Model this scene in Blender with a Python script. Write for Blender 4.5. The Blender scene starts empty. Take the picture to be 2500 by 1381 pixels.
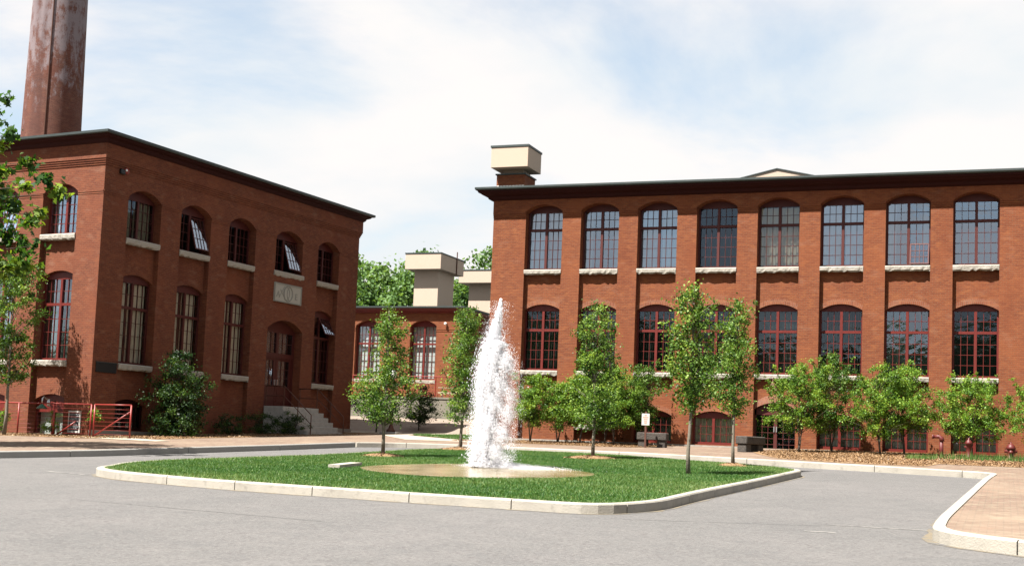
import bpy, bmesh, math, random
import numpy as np
from mathutils import Vector, Matrix

# ------------------------------------------------------------------ camera, sky, sun, exposure
scene = bpy.context.scene
COL = scene.collection
F_PX, YAW, PITCH, ROLL, CY = 3182.7, -.3631, .0856, .04, 816.3
EYE = 1.717


def cam_dir(a, b):
    cr, sr = math.cos(ROLL), math.sin(ROLL)
    x = cr * a - sr * b; zz = sr * a + cr * b
    cp, sp = math.cos(PITCH), math.sin(PITCH)
    y = cp - sp * zz; z = sp + cp * zz
    c, s = math.cos(YAW), math.sin(YAW)
    return Vector((c * x + s * y, -s * x + c * y, z))


fwd = cam_dir(0, 0); right = cam_dir(1, 0) - fwd; up = cam_dir(0, 1) - fwd
cd = bpy.data.cameras.new('camera')
cd.sensor_width = 36; cd.lens = F_PX / 2500 * 36; cd.shift_y = (CY - 690.5) / 2500
cd.clip_end = 3000
cam = bpy.data.objects.new('camera', cd); COL.objects.link(cam)
m = Matrix((right, up, -fwd)).transposed().to_4x4(); m.translation = (0, 0, EYE)
cam.matrix_world = m
scene.camera = cam

SUN_AZ, SUN_EL = math.radians(32), math.radians(58)      # azimuth to the left of the -Y axis
to_sun = Vector((-math.sin(SUN_AZ) * math.cos(SUN_EL), -math.cos(SUN_AZ) * math.cos(SUN_EL), math.sin(SUN_EL)))
sd = bpy.data.lights.new('sun', 'SUN'); sd.energy = 5.0; sd.angle = math.radians(.55); sd.color = (1, .955, .88)
sun = bpy.data.objects.new('sun', sd); COL.objects.link(sun)
sun.rotation_euler = to_sun.to_track_quat('Z', 'Y').to_euler()

world = bpy.data.worlds.new('World'); scene.world = world; world.use_nodes = True
nt = world.node_tree; nt.nodes.clear()
N = nt.nodes.new; LK = nt.links.new
wo = N('ShaderNodeOutputWorld'); bg = N('ShaderNodeBackground'); bg.inputs[1].default_value = .055
sky = N('ShaderNodeTexSky'); sky.sky_type = 'NISHITA'; sky.sun_disc = False
sky.sun_elevation = SUN_EL; sky.sun_rotation = math.pi + SUN_AZ
sky.air_density = 1.0; sky.dust_density = 1.5; sky.ozone_density = 1.2
tc = N('ShaderNodeTexCoord'); sep = N('ShaderNodeSeparateXYZ'); LK(tc.outputs['Generated'], sep.inputs[0])
den = N('ShaderNodeMath'); den.operation = 'ADD'; LK(sep.outputs[2], den.inputs[0]); den.inputs[1].default_value = .22
dx = N('ShaderNodeMath'); dx.operation = 'DIVIDE'; LK(sep.outputs[0], dx.inputs[0]); LK(den.outputs[0], dx.inputs[1])
dy = N('ShaderNodeMath'); dy.operation = 'DIVIDE'; LK(sep.outputs[1], dy.inputs[0]); LK(den.outputs[0], dy.inputs[1])
cmb = N('ShaderNodeCombineXYZ'); LK(dx.outputs[0], cmb.inputs[0]); LK(dy.outputs[0], cmb.inputs[1])
mp = N('ShaderNodeMapping'); mp.inputs['Location'].default_value = (4.4, 8.8, 0); LK(cmb.outputs[0], mp.inputs[0])
n1 = N('ShaderNodeTexNoise'); n1.inputs['Scale'].default_value = 1.15; n1.inputs['Detail'].default_value = 9
n1.inputs['Roughness'].default_value = .56; n1.inputs['Distortion'].default_value = .25; LK(mp.outputs[0], n1.inputs['Vector'])
r1 = N('ShaderNodeValToRGB'); r1.color_ramp.elements[0].position = .36; r1.color_ramp.elements[1].position = .54
r1.color_ramp.elements[0].color = (.38, .38, .38, 1); r1.color_ramp.interpolation = 'EASE'
LK(n1.outputs['Fac'], r1.inputs[0])
n2 = N('ShaderNodeTexNoise'); n2.inputs['Scale'].default_value = 2.3; n2.inputs['Detail'].default_value = 6
LK(mp.outputs[0], n2.inputs['Vector'])
r2 = N('ShaderNodeValToRGB'); r2.color_ramp.elements[0].position = .36; r2.color_ramp.elements[1].position = .58
r2.color_ramp.elements[0].color = (3.85, 4.03, 4.15, 1); r2.color_ramp.elements[1].color = (4.5, 4.34, 4.25, 1)
LK(n2.outputs['Fac'], r2.inputs[0])
gain = N('ShaderNodeMix'); gain.data_type = 'RGBA'; gain.blend_type = 'MULTIPLY'; gain.inputs[0].default_value = 1
LK(sky.outputs[0], gain.inputs[6]); gain.inputs[7].default_value = (.93, .97, .90, 1)
mixc = N('ShaderNodeMix'); mixc.data_type = 'RGBA'
LK(r1.outputs[0], mixc.inputs[0]); LK(gain.outputs[2], mixc.inputs[6]); LK(r2.outputs[0], mixc.inputs[7])
LK(mixc.outputs[2], bg.inputs[0]); LK(bg.outputs[0], wo.inputs[0])

scene.view_settings.view_transform = 'Standard'; scene.view_settings.look = 'None'
scene.view_settings.gamma = 1; scene.view_settings.exposure = 2.05
scene.cycles.max_bounces = 6; scene.cycles.transparent_max_bounces = 12
scene.cycles.use_denoising = True

# ------------------------------------------------------------------ helpers


def link(o, parent=None):
    COL.objects.link(o)
    if parent is not None: o.parent = parent
    return o


def tag(o, label=None, cat=None, group=None, kind=None):
    if label: o['label'] = label
    if cat: o['category'] = cat
    if group: o['group'] = group
    if kind: o['kind'] = kind
    return o


def empty(name, loc=(0, 0, 0), rz=0, label=None, cat=None, group=None):
    o = bpy.data.objects.new(name, None); COL.objects.link(o)
    o.location = loc; o.rotation_euler = (0, 0, rz); o.empty_display_size = .3
    return tag(o, label, cat, group)


class MB:
    def __init__(s, P=None):
        s.v = []; s.f = []; s.mi = []; s.P = P or (lambda a, n, z: (a, n, z)); s.m = 0

    def add(s, pts, faces):
        o = len(s.v); s.v += [tuple(p) for p in pts]; s.f += [tuple(i + o for i in f) for f in faces]; s.mi += [s.m] * len(faces)

    def box(s, a0, a1, n0, n1, z0, z1):
        p = [s.P(a, n, z) for z in (z0, z1) for n in (n0, n1) for a in (a0, a1)]
        s.add(p, [(0, 1, 3, 2), (4, 6, 7, 5), (0, 4, 5, 1), (2, 3, 7, 6), (0, 2, 6, 4), (1, 5, 7, 3)])

    def prism(s, pts, n0, n1):          # pts (a, z) outline extruded along n
        k = len(pts)
        p = [s.P(a, n0, z) for a, z in pts] + [s.P(a, n1, z) for a, z in pts]
        s.add(p, [tuple(range(k)), tuple(range(2 * k - 1, k - 1, -1))] + [(i, (i + 1) % k, k + (i + 1) % k, k + i) for i in range(k)])

    def tube(s, a, b, r0, r1=None, seg=8):
        a = Vector(a); b = Vector(b); r1 = r0 if r1 is None else r1
        d = (b - a).normalized(); u = d.orthogonal().normalized(); w = d.cross(u)
        p = []
        for c, r in ((a, r0), (b, r1)):
            for i in range(seg):
                t = 2 * math.pi * i / seg; p.append(c + (u * math.cos(t) + w * math.sin(t)) * r)
        s.add(p, [(i, (i + 1) % seg, seg + (i + 1) % seg, seg + i) for i in range(seg)] + [tuple(range(seg))[::-1], tuple(range(seg, 2 * seg))])

    def path(s, pts, rs, seg=7):
        if not hasattr(rs, '__len__'): rs = [rs] * len(pts)
        pts = [Vector(p) for p in pts]; base = len(s.v); u = None
        for i, p in enumerate(pts):
            d = (pts[min(i + 1, len(pts) - 1)] - pts[max(i - 1, 0)]).normalized()
            u = d.orthogonal().normalized() if u is None else (u - d * u.dot(d)).normalized()
            w = d.cross(u)
            for j in range(seg):
                t = 2 * math.pi * j / seg; s.v.append(tuple(p + (u * math.cos(t) + w * math.sin(t)) * rs[i]))
        for i in range(len(pts) - 1):
            for j in range(seg):
                a = base + i * seg + j; b = base + i * seg + (j + 1) % seg
                s.f.append((a, b, b + seg, a + seg)); s.mi.append(s.m)
        s.f.append(tuple(range(base, base + seg))[::-1]); s.mi.append(s.m)
        e = base + (len(pts) - 1) * seg; s.f.append(tuple(range(e, e + seg))); s.mi.append(s.m)

    def lathe(s, c, prof, seg=16):      # prof [(r, z)] round vertical axis at c
        base = len(s.v); c = Vector(c)
        for r, z in prof:
            for j in range(seg):
                t = 2 * math.pi * j / seg; s.v.append((c.x + r * math.cos(t), c.y + r * math.sin(t), c.z + z))
        for i in range(len(prof) - 1):
            for j in range(seg):
                a = base + i * seg + j; b = base + i * seg + (j + 1) % seg
                s.f.append((a, b, b + seg, a + seg)); s.mi.append(s.m)
        s.f.append(tuple(range(base, base + seg))[::-1]); s.mi.append(s.m)
        e = base + (len(prof) - 1) * seg; s.f.append(tuple(range(e, e + seg))); s.mi.append(s.m)

    def build(s, name, mats, parent=None, smooth=False, bevel=0, recalc=True):
        me = bpy.data.meshes.new(name); me.from_pydata(s.v, [], s.f)
        if not isinstance(mats, (list, tuple)): mats = [mats]
        for mm in mats: me.materials.append(mm)
        me.polygons.foreach_set('material_index', s.mi)
        bm = bmesh.new(); bm.from_mesh(me)
        if recalc: bmesh.ops.recalc_face_normals(bm, faces=bm.faces)
        if bevel: bmesh.ops.bevel(bm, geom=list(bm.edges), offset=bevel, segments=1, affect='EDGES', clamp_overlap=True)
        if smooth:
            for f in bm.faces: f.smooth = True
        bm.to_mesh(me); bm.free()
        return link(bpy.data.objects.new(name, me), parent)


def np_obj(name, V, Fc, mat, parent=None, attr=None, smooth=False):
    me = bpy.data.meshes.new(name); n, k = Fc.shape
    me.vertices.add(len(V)); me.vertices.foreach_set('co', V.astype(np.float32).ravel())
    me.loops.add(n * k); me.loops.foreach_set('vertex_index', Fc.astype(np.int32).ravel())
    me.polygons.add(n); me.polygons.foreach_set('loop_start', np.arange(0, n * k, k, dtype=np.int32))
    me.polygons.foreach_set('loop_total', np.full(n, k, dtype=np.int32))
    if smooth: me.polygons.foreach_set('use_smooth', np.ones(n, dtype=bool))
    me.update(calc_edges=True)
    if attr is not None:
        a = me.attributes.new('tint', 'FLOAT', 'FACE'); a.data.foreach_set('value', attr.astype(np.float32))
    me.materials.append(mat)
    return link(bpy.data.objects.new(name, me), parent)


AK = .6      # overall albedo trim


def lin(r, g, b): return (r * AK, g * AK, b * AK, 1)


def mat(name, col, rough=.8, noise=None, bump=0, bscale=20, spec=.3, metal=0):
    """noise = [(scale, amount, colour)] mixes colour patches in object space."""
    M = bpy.data.materials.new(name); M.use_nodes = True; t = M.node_tree; b = t.nodes['Principled BSDF']
    b.inputs['Roughness'].default_value = rough; b.inputs['Specular IOR Level'].default_value = spec; b.inputs['Metallic'].default_value = metal
    tc = t.nodes.new('ShaderNodeTexCoord'); src = None
    rgb = t.nodes.new('ShaderNodeRGB'); rgb.outputs[0].default_value = lin(*col); src = rgb.outputs[0]
    for sc, amt, c, lo, hi in noise or []:
        nn = t.nodes.new('ShaderNodeTexNoise'); nn.inputs['Scale'].default_value = sc; nn.inputs['Detail'].default_value = 5
        nn.inputs['Roughness'].default_value = .6
        t.links.new(tc.outputs['Object'], nn.inputs['Vector'])
        mr = t.nodes.new('ShaderNodeMapRange'); mr.inputs[1].default_value = lo; mr.inputs[2].default_value = hi; mr.inputs[4].default_value = amt
        t.links.new(nn.outputs['Fac'], mr.inputs[0])
        mx = t.nodes.new('ShaderNodeMix'); mx.data_type = 'RGBA'; t.links.new(mr.outputs[0], mx.inputs[0])
        t.links.new(src, mx.inputs[6]); mx.inputs[7].default_value = lin(*c); src = mx.outputs[2]
    t.links.new(src, b.inputs['Base Color'])
    if bump:
        nn = t.nodes.new('ShaderNodeTexNoise'); nn.inputs['Scale'].default_value = bscale; nn.inputs['Detail'].default_value = 6
        t.links.new(tc.outputs['Object'], nn.inputs['Vector'])
        bp = t.nodes.new('ShaderNodeBump'); bp.inputs['Strength'].default_value = bump; bp.inputs['Distance'].default_value = .03
        t.links.new(nn.outputs['Fac'], bp.inputs['Height']); t.links.new(bp.outputs[0], b.inputs['Normal'])
    return M


def brick_mat(name, c1, c2, mortar, wear=.25, dark=.35, plan=False, bw=.205, bh=.072, dirt=(.10, .035, .02), round_r=0):
    M = bpy.data.materials.new(name); M.use_nodes = True; t = M.node_tree; b = t.nodes['Principled BSDF']; n = t.nodes.new; l = t.links.new
    b.inputs['Roughness'].default_value = .88; b.inputs['Specular IOR Level'].default_value = .2
    tc = n('ShaderNodeTexCoord'); vec = tc.outputs['Object']
    if not plan:
        sp = n('ShaderNodeSeparateXYZ'); l(vec, sp.inputs[0])
        ad = n('ShaderNodeMath'); ad.operation = 'ADD'; l(sp.outputs[0], ad.inputs[0]); l(sp.outputs[1], ad.inputs[1])
        cb = n('ShaderNodeCombineXYZ'); l(ad.outputs[0], cb.inputs[0]); l(sp.outputs[2], cb.inputs[1]); bv = cb.outputs[0]
    else: bv = vec
    if round_r:
        at_ = n('ShaderNodeMath'); at_.operation = 'ARCTAN2'; l(sp.outputs[1], at_.inputs[0]); l(sp.outputs[0], at_.inputs[1])
        ml_ = n('ShaderNodeMath'); ml_.operation = 'MULTIPLY'; l(at_.outputs[0], ml_.inputs[0]); ml_.inputs[1].default_value = round_r; l(ml_.outputs[0], cb.inputs[0])
    br = n('ShaderNodeTexBrick'); l(bv, br.inputs['Vector']); br.inputs['Scale'].default_value = 1
    br.inputs['Brick Width'].default_value = bw; br.inputs['Row Height'].default_value = bh; br.inputs['Mortar Size'].default_value = .008
    br.inputs['Mortar Smooth'].default_value = .3; br.inputs['Bias'].default_value = -.1
    br.inputs['Color1'].default_value = lin(*c1); br.inputs['Color2'].default_value = lin(*c2); br.inputs['Mortar'].default_value = lin(*mortar)
    src = br.outputs['Color']

    def over(scale, c, lo, hi, amt, stretch=(1, 1, 1), detail=6):
        nonlocal src
        mpn = n('ShaderNodeMapping'); mpn.inputs['Scale'].default_value = stretch; l(vec, mpn.inputs[0])
        nn = n('ShaderNodeTexNoise'); nn.inputs['Scale'].default_value = scale; nn.inputs['Detail'].default_value = detail; l(mpn.outputs[0], nn.inputs['Vector'])
        mr = n('ShaderNodeMapRange'); mr.inputs[1].default_value = lo; mr.inputs[2].default_value = hi; mr.inputs[4].default_value = amt; l(nn.outputs['Fac'], mr.inputs[0])
        mx = n('ShaderNodeMix'); mx.data_type = 'RGBA'; l(mr.outputs[0], mx.inputs[0]); l(src, mx.inputs[6]); mx.inputs[7].default_value = lin(*c); src = mx.outputs[2]
    over(9, dirt, .45, .75, dark, (1, 1, 1.6))
    over(3.2, (c1[0] * 1.35, c1[1] * 1.7, c1[2] * 1.6), .5, .72, .6, (1, 1, 2.5), 8)
    over(.9, (c1[0] * .7, c1[1] * .62, c1[2] * .65), .5, .72, .5, (1, 1, .6), 8)
    over(.55, (c1[0] * 1.25, c1[1] * 1.35, c1[2] * 1.3), .45, .7, .5)
    over(1.4, (.32, .19, .13), .57, .76, wear, (1, 1, 2.2), 9)
    over(28, (.32, .13, .06), .58, .8, .35)
    l(src, b.inputs['Base Color'])
    bp = n('ShaderNodeBump'); bp.inputs['Strength'].default_value = .5; bp.inputs['Distance'].default_value = .01
    l(br.outputs['Fac'], bp.inputs['Height']); bp.invert = True; l(bp.outputs[0], b.inputs['Normal'])
    return M


def leaf_mat(name, ca, cb, cc, trans=.35):
    M = bpy.data.materials.new(name); M.use_nodes = True; t = M.node_tree; n = t.nodes.new; l = t.links.new
    t.nodes.clear(); out = n('ShaderNodeOutputMaterial')
    at = n('ShaderNodeAttribute'); at.attribute_name = 'tint'
    rp = n('ShaderNodeValToRGB'); e = rp.color_ramp.elements; e[0].color = lin(*ca); e[1].color = lin(*cc)
    m_ = rp.color_ramp.elements.new(.5); m_.color = lin(*cb); l(at.outputs['Fac'], rp.inputs[0])
    d = n('ShaderNodeBsdfPrincipled'); d.inputs['Roughness'].default_value = .5; d.inputs['Specular IOR Level'].default_value = .22; l(rp.outputs[0], d.inputs['Base Color'])
    tr = n('ShaderNodeBsdfTranslucent'); hs = n('ShaderNodeMix'); hs.data_type = 'RGBA'; hs.blend_type = 'MULTIPLY'; hs.inputs[0].default_value = 1
    l(rp.outputs[0], hs.inputs[6]); hs.inputs[7].default_value = (1.7, 1.6, .7, 1); l(hs.outputs[2], tr.inputs[0])
    mx = n('ShaderNodeMixShader'); mx.inputs[0].default_value = trans; l(d.outputs[0], mx.inputs[1]); l(tr.outputs[0], mx.inputs[2]); l(mx.outputs[0], out.inputs[0])
    return M


def glass_mat(name, refl=.2, tint=(.75, .8, .8)):
    M = bpy.data.materials.new(name); M.use_nodes = True; t = M.node_tree; n = t.nodes.new; l = t.links.new
    t.nodes.clear(); out = n('ShaderNodeOutputMaterial')
    tr = n('ShaderNodeBsdfTransparent'); tr.inputs[0].default_value = (*tint, 1)
    gl = n('ShaderNodeBsdfGlossy'); gl.inputs['Roughness'].default_value = .02; gl.inputs['Color'].default_value = (.72, .84, 1, 1)
    tc = n('ShaderNodeTexCoord'); nn = n('ShaderNodeTexNoise'); nn.inputs['Scale'].default_value = 2.6; nn.inputs['Detail'].default_value = 3
    l(tc.outputs['Object'], nn.inputs['Vector']); bp = n('ShaderNodeBump'); bp.inputs['Strength'].default_value = .22; bp.inputs['Distance'].default_value = .02
    l(nn.outputs['Fac'], bp.inputs['Height']); l(bp.outputs[0], gl.inputs['Normal'])
    lw = n('ShaderNodeLayerWeight'); lw.inputs['Blend'].default_value = .25
    ad = n('ShaderNodeMath'); ad.operation = 'MULTIPLY_ADD'; l(lw.outputs['Fresnel'], ad.inputs[0]); ad.inputs[1].default_value = .8; ad.inputs[2].default_value = refl
    mx = n('ShaderNodeMixShader'); l(ad.outputs[0], mx.inputs[0]); l(tr.outputs[0], mx.inputs[1]); l(gl.outputs[0], mx.inputs[2]); l(mx.outputs[0], out.inputs[0])
    return M


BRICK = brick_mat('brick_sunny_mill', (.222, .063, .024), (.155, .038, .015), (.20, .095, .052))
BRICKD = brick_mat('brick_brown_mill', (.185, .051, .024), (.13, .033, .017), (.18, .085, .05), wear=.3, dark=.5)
BRICKC = brick_mat('brick_chimney', (.24, .075, .045), (.17, .05, .03), (.25, .17, .13), wear=.3, dark=.6)
BRICKA = brick_mat('brick_arch_ring', (.30, .115, .07), (.23, .08, .05), (.33, .22, .17), bw=.06, bh=.2)
BRICKR = brick_mat('brick_rowlock_ring', (.25, .08, .038), (.17, .05, .026), (.27, .16, .11), bw=.075, bh=.21, wear=.3)
PAVER = brick_mat('brick_paving', (.235, .165, .125), (.165, .112, .082), (.15, .12, .095), plan=True, bw=.21, bh=.105, wear=.3, dark=.5, dirt=(.13, .09, .065))
RED = mat('red_frame_paint', (.15, .018, .013), .45, [(14, .5, (.07, .010, .008), .4, .7)])
MAROON = mat('maroon_trim_paint', (.042, .010, .009), .75, [(8, .5, (.028, .008, .007), .4, .7)], spec=.1)
REDD = mat('shaded_frame_dark_door_red', (.085, .013, .010), .55, [(14, .5, (.05, .010, .008), .4, .7)])  # red frame paint with shade put into its colour; also the dark doors
PIPE = mat('red_pipe_paint', (.26, .026, .02), .4, [(20, .5, (.15, .022, .018), .5, .7)])
SILL = mat('rock_faced_granite', (.40, .37, .32), .85, [(6, .6, (.42, .39, .35), .45, .65), (40, .4, (.25, .24, .23), .55, .75)], .8, 14)
GRAN = mat('foundation_granite', (.33, .30, .26), .85, [(2.5, .6, (.3, .28, .26), .45, .65), (40, .4, (.2, .2, .19), .55, .75)], .8, 9)
STEP = mat('stair_granite', (.46, .45, .42), .85, [(5, .5, (.3, .29, .28), .45, .65), (60, .4, (.2, .2, .2), .55, .75)], .4, 30)
CURB = mat('curb_concrete', (.405, .375, .325), .85, [(1.2, .6, (.30, .275, .235), .45, .65), (5, .6, (.22, .20, .17), .55, .72), (90, .3, (.28, .25, .21), .5, .7)], .3, 40)
CURBG = mat('curb_grey_granite', (.36, .345, .32), .85, [(3, .5, (.4, .39, .37), .45, .65), (70, .4, (.25, .25, .25), .5, .7)], .3, 40)
STUCCO = mat('beige_stucco', (.53, .42, .335), .9, [(1.2, .35, (.50, .40, .31), .45, .7), (30, .25, (.43, .35, .27), .5, .7)], .25, 60)
GUTTER = mat('patina_metal_edge', (.045, .06, .06), .5, [(3, .5, (.07, .08, .08), .45, .65)], metal=.2)
ROOFM = mat('grey_roof_membrane', (.09, .09, .09), .9)
CONC = mat('retaining_concrete', (.22, .20, .16), .9, [(1, .6, (.2, .18, .15), .4, .7), (12, .3, (.25, .23, .19), .5, .7)], .3, 20)
DARK = mat('dark_interior', (.035, .035, .035), .9)
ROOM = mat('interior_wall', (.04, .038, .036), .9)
BLIND = mat('vertical_blind_fabric', (.27, .27, .235), .8)
CURT = mat('curtain_cloth', (.85, .74, .56), .85)
CURTB = mat('pale_curtain_cloth', (.62, .63, .65), .85)
PANEL = mat('white_sign_panel', (.55, .53, .5), .6)
WHITE = mat('white_panel', (.95, .93, .9), .6)
BLACK = mat('black_enamel', (.012, .012, .014), .45)
BARK = mat('grey_bark', (.21, .18, .14), .9, [(20, .6, (.12, .1, .08), .4, .7), (5, .4, (.33, .30, .25), .5, .7)], .5, 40)
BARKD = mat('dark_bark', (.09, .07, .055), .9, [(20, .6, (.05, .04, .03), .4, .7)], .5, 40)
BRONZE = mat('rusty_brown_metal', (.11, .045, .03), .6, metal=.2)
GREEN = mat('green_enamel', (.03, .16, .11), .35)
SILVER = mat('bright_metal', (.7, .7, .72), .3, metal=.8)
WOOD = mat('pale_weathered_wood', (.60, .50, .36), .8, [(9, .5, (.4, .3, .2), .4, .7)])
GLASS = glass_mat('window_glass', .17)
GLASSU = glass_mat('upper_window_glass', .27, (.7, .74, .76))
GLASSC = glass_mat('clear_window_glass', .06, (.85, .88, .88))
SASHB = glass_mat('tilted_sash_glass', .2, (.6, .62, .64))
GLASSD = glass_mat('window_glass_dim', .05, (.5, .53, .52))
SASHG = glass_mat('open_sash_glass', .33, (.4, .4, .42))
LEAF = leaf_mat('leaf_young_tree', (.028, .075, .012), (.085, .18, .025), (.26, .38, .07))
LEAFI = leaf_mat('leaf_island_tree', (.034, .085, .014), (.11, .215, .03), (.32, .45, .09))
LEAFL = leaf_mat('leaf_bright_crabapple', (.045, .115, .015), (.15, .29, .034), (.36, .50, .07))
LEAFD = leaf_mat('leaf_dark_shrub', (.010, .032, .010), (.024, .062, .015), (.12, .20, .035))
LEAFM = leaf_mat('leaf_maple', (.014, .055, .015), (.05, .125, .018), (.27, .38, .04), .45)
LEAFH = leaf_mat('leaf_hazed_far_wood', (.07, .15, .045), (.13, .24, .07), (.21, .33, .11), .35)  # distance haze put into the leaf colours: paler greens, narrow range
CHIP = leaf_mat('wood_chip', (.09, .045, .02), (.26, .15, .07), (.48, .34, .19), 0)
GRASSM = leaf_mat('grass_blade', (.022, .085, .015), (.066, .165, .028), (.26, .33, .12), .25)


def asphalt():
    M = mat('asphalt', (.138, .134, .132), .9, [(.22, .8, (.172, .162, .160), .4, .65), (.5, .7, (.112, .111, .112), .5, .7), (1.1, .55, (.185, .175, .17), .56, .7), (3.2, .6, (.10, .10, .10), .6, .7), (1.6, .5, (.10, .10, .102), .45, .7), (7, .7, (.175, .167, .162), .5, .68), (16, .75, (.095, .085, .085), .5, .62), (24, .6, (.22, .21, .20), .52, .64),
                                            (70, .5, (.065, .065, .065), .5, .62), (55, .45, (.25, .235, .23), .56, .7)], .5, 80)
    return M


ASPH = asphalt()
MULCH = mat('wood_chip_mulch', (.28, .17, .085), .95, [(3, .6, (.20, .11, .05), .45, .65), (22, .7, (.10, .055, .025), .5, .66), (30, .5, (.42, .30, .17), .55, .7)], 1, 25)
SOIL = mat('lawn_soil', (.045, .11, .02), .95, [(.7, .7, (.11, .17, .04), .45, .65), (.3, .5, (.13, .15, .05), .5, .7), (6, .5, (.03, .08, .015), .5, .7)])
PATHM = mat('tan_concrete_path', (.42, .36, .28), .9, [(.8, .5, (.34, .29, .23), .45, .65)], .2, 30)
GRAVEL = mat('gravel', (.26, .2, .16), .95, [(2, .5, (.3, .25, .2), .45, .65), (25, .6, (.2, .17, .14), .5, .66)], .8, 30)

# ------------------------------------------------------------------ ground: one slope rising gently to the mills


def gz(x, y):
    return .0356 * min(max(y, -30), 86) + .005 * min(max(x, -120), 120)


def sheet(name, pts, h, material, label=None, cat=None, kind='structure'):
    me = bpy.data.meshes.new(name); bm = bmesh.new()
    f = bm.faces.new([bm.verts.new((x, y, gz(x, y) + h)) for x, y in pts])
    if f.normal.z < 0 or True:
        bm.normal_update()
        if f.normal.z < 0: f.normal_flip()
    bmesh.ops.triangulate(bm, faces=bm.faces)
    bm.to_mesh(me); bm.free(); me.materials.append(material)
    o = link(bpy.data.objects.new(name, me)); tag(o, label, cat, None, kind); return o


gx = [-900, -400, -120, -60, -30, 0, 30, 60, 120, 400, 900]; gy = [-900, -300, -30, 0, 30, 60, 86, 150, 400, 1200]
V = [(x, y, gz(x, y)) for y in gy for x in gx]; nx = len(gx)
me = bpy.data.meshes.new('ground')
me.from_pydata(V, [], [(j * nx + i, j * nx + i + 1, (j + 1) * nx + i + 1, (j + 1) * nx + i) for j in range(len(gy) - 1) for i in range(nx - 1)])
me.materials.append(ASPH); tag(link(bpy.data.objects.new('ground', me)), 'grey asphalt drive rising gently toward the mills', None, None, 'structure')


def smooth_line(pts, rad=.8, seg=5, closed=False):
    """rounds polyline corners"""
    out = []; n = len(pts)
    for i, p in enumerate(pts):
        if not closed and i in (0, n - 1): out.append(p); continue
        a = Vector(pts[i - 1]); b = Vector(p); c = Vector(pts[(i + 1) % n])
        r = min(rad, (a - b).length * .45, (c - b).length * .45)
        s = b + (a - b).normalized() * r; e = b + (c - b).normalized() * r
        for k in range(seg + 1):
            t = k / seg; q = s * (1 - t) ** 2 + b * 2 * t * (1 - t) + e * t * t; out.append((q.x, q.y))
    return out


def offset_line(pts, d, closed=False):
    out = []; n = len(pts)
    for i in range(n):
        a = Vector(pts[i - 1]) if (closed or i > 0) else None; c = Vector(pts[(i + 1) % n]) if (closed or i < n - 1) else None; b = Vector(pts[i])
        t = ((b - a).normalized() if a is not None else Vector((0, 0))) + ((c - b).normalized() if c is not None else Vector((0, 0)))
        t.normalize(); out.append((b.x - t.y * d, b.y + t.x * d))
    return out


def curb(name, outer, inner, h, material, label, closed=False, joint=1.9):
    """raised kerb as stones with narrow joints"""
    P = []; Fc = []; n = len(outer); rng = range(n if closed else n - 1)
    me = MB(); acc = 0
    for i in rng:
        j = (i + 1) % n
        o0, o1, i0, i1 = [Vector(q) for q in (outer[i], outer[j], inner[i], inner[j])]
        L = (o1 - o0).length; acc += L
        g = .022 if acc > joint else 0
        if g: acc = 0
        t = 1 - g / max(L, .02)
        o1 = o0.lerp(o1, t); i1 = i0.lerp(i1, t)
        # slightly battered face with an eased edge
        def v(p, z): return (p.x, p.y, gz(p.x, p.y) + z)
        q0 = o0.lerp(i0, .12); q1 = o1.lerp(i1, .12)
        me.add([v(o0, -.02), v(o1, -.02), v(i1, -.02), v(i0, -.02), v(o0, h - .025), v(o1, h - .025), v(q1, h), v(q0, h), v(i1, h), v(i0, h)],
               [(0, 1, 5, 4), (4, 5, 6, 7), (7, 6, 8, 9), (3, 9, 8, 2), (0, 4, 7, 9, 3), (1, 2, 8, 6, 5)])
    o = me.build(name, material); tag(o, label, None, None, 'structure'); return o


ISL = [(-18.95, 24.6), (-18.5, 23.4), (-17.3, 22.56), (-14.55, 21.54), (-11.7, 20.95), (-9.6, 20.6), (-7.97, 20.36), (-6.0, 20.1), (-5.42, 21.5), (-5.38, 24.7),
       (-5.18, 29.5), (-5.0, 35.9), (-6.6, 37.6), (-8.9, 39.5), (-11, 41.2), (-13.2, 42.2), (-15.5, 42.5), (-17.6, 42.3), (-18.6, 41.0), (-18.6, 38), (-18.7, 33), (-19.2, 30), (-19.7, 27.5), (-19.5, 25.8)]
isl_o = smooth_line(ISL, 1.0, 4, True); isl_i = offset_line(isl_o, .17, True)
curb('island_kerb', isl_o, isl_i, .17, CURB, 'pale concrete kerb round the grass island', True)
sheet('island_lawn', isl_i, .15, SOIL, 'green turf of the island round the fountain')

CL = [(-31, 12), (-27.5, 22.0), (-25.0, 27.87), (-24.1, 30.6), (-23.6, 35.3), (-23.15, 40.0), (-22.95, 44.2)]
CL2 = [(-22.9, 44.25), (-22.0, 45.3), (-20.1, 45.7), (-18.4, 45.6), (-16.7, 45.1), (-11.66, 43.7), (-6.88, 41.5), (-2.76, 39.4), (-0.3, 38.0), (-0.5, 34.2), (-0.94, 20.6), (-.92, 18.3), (.9, 17.0), (8, 13.6), (20, 9)]
cl_o = smooth_line(CL, .8, 3); cl_i = offset_line(cl_o, -.0 - .17 * -1)
cl_o2 = smooth_line(CL2, .9, 5)
cl_i = offset_line(cl_o, .17); cl_i2 = offset_line(cl_o2, .17)
curb('sidewalk_kerb', cl_o, cl_i, .19, CURBG, 'grey granite kerb of the pavement by the left mill')
curb('sidewalk_kerb', cl_o2, cl_i2, .19, CURB, 'pale concrete kerb of the brick pavement by the right mill')
walk = cl_i + cl_i2 + [(40, 9), (40, 60), (-40, 60), (-60, 60), (-60, 12)]
sheet('brick_pavement', walk, .17, PAVER, 'tan brick pavement in front of the mills')
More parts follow.
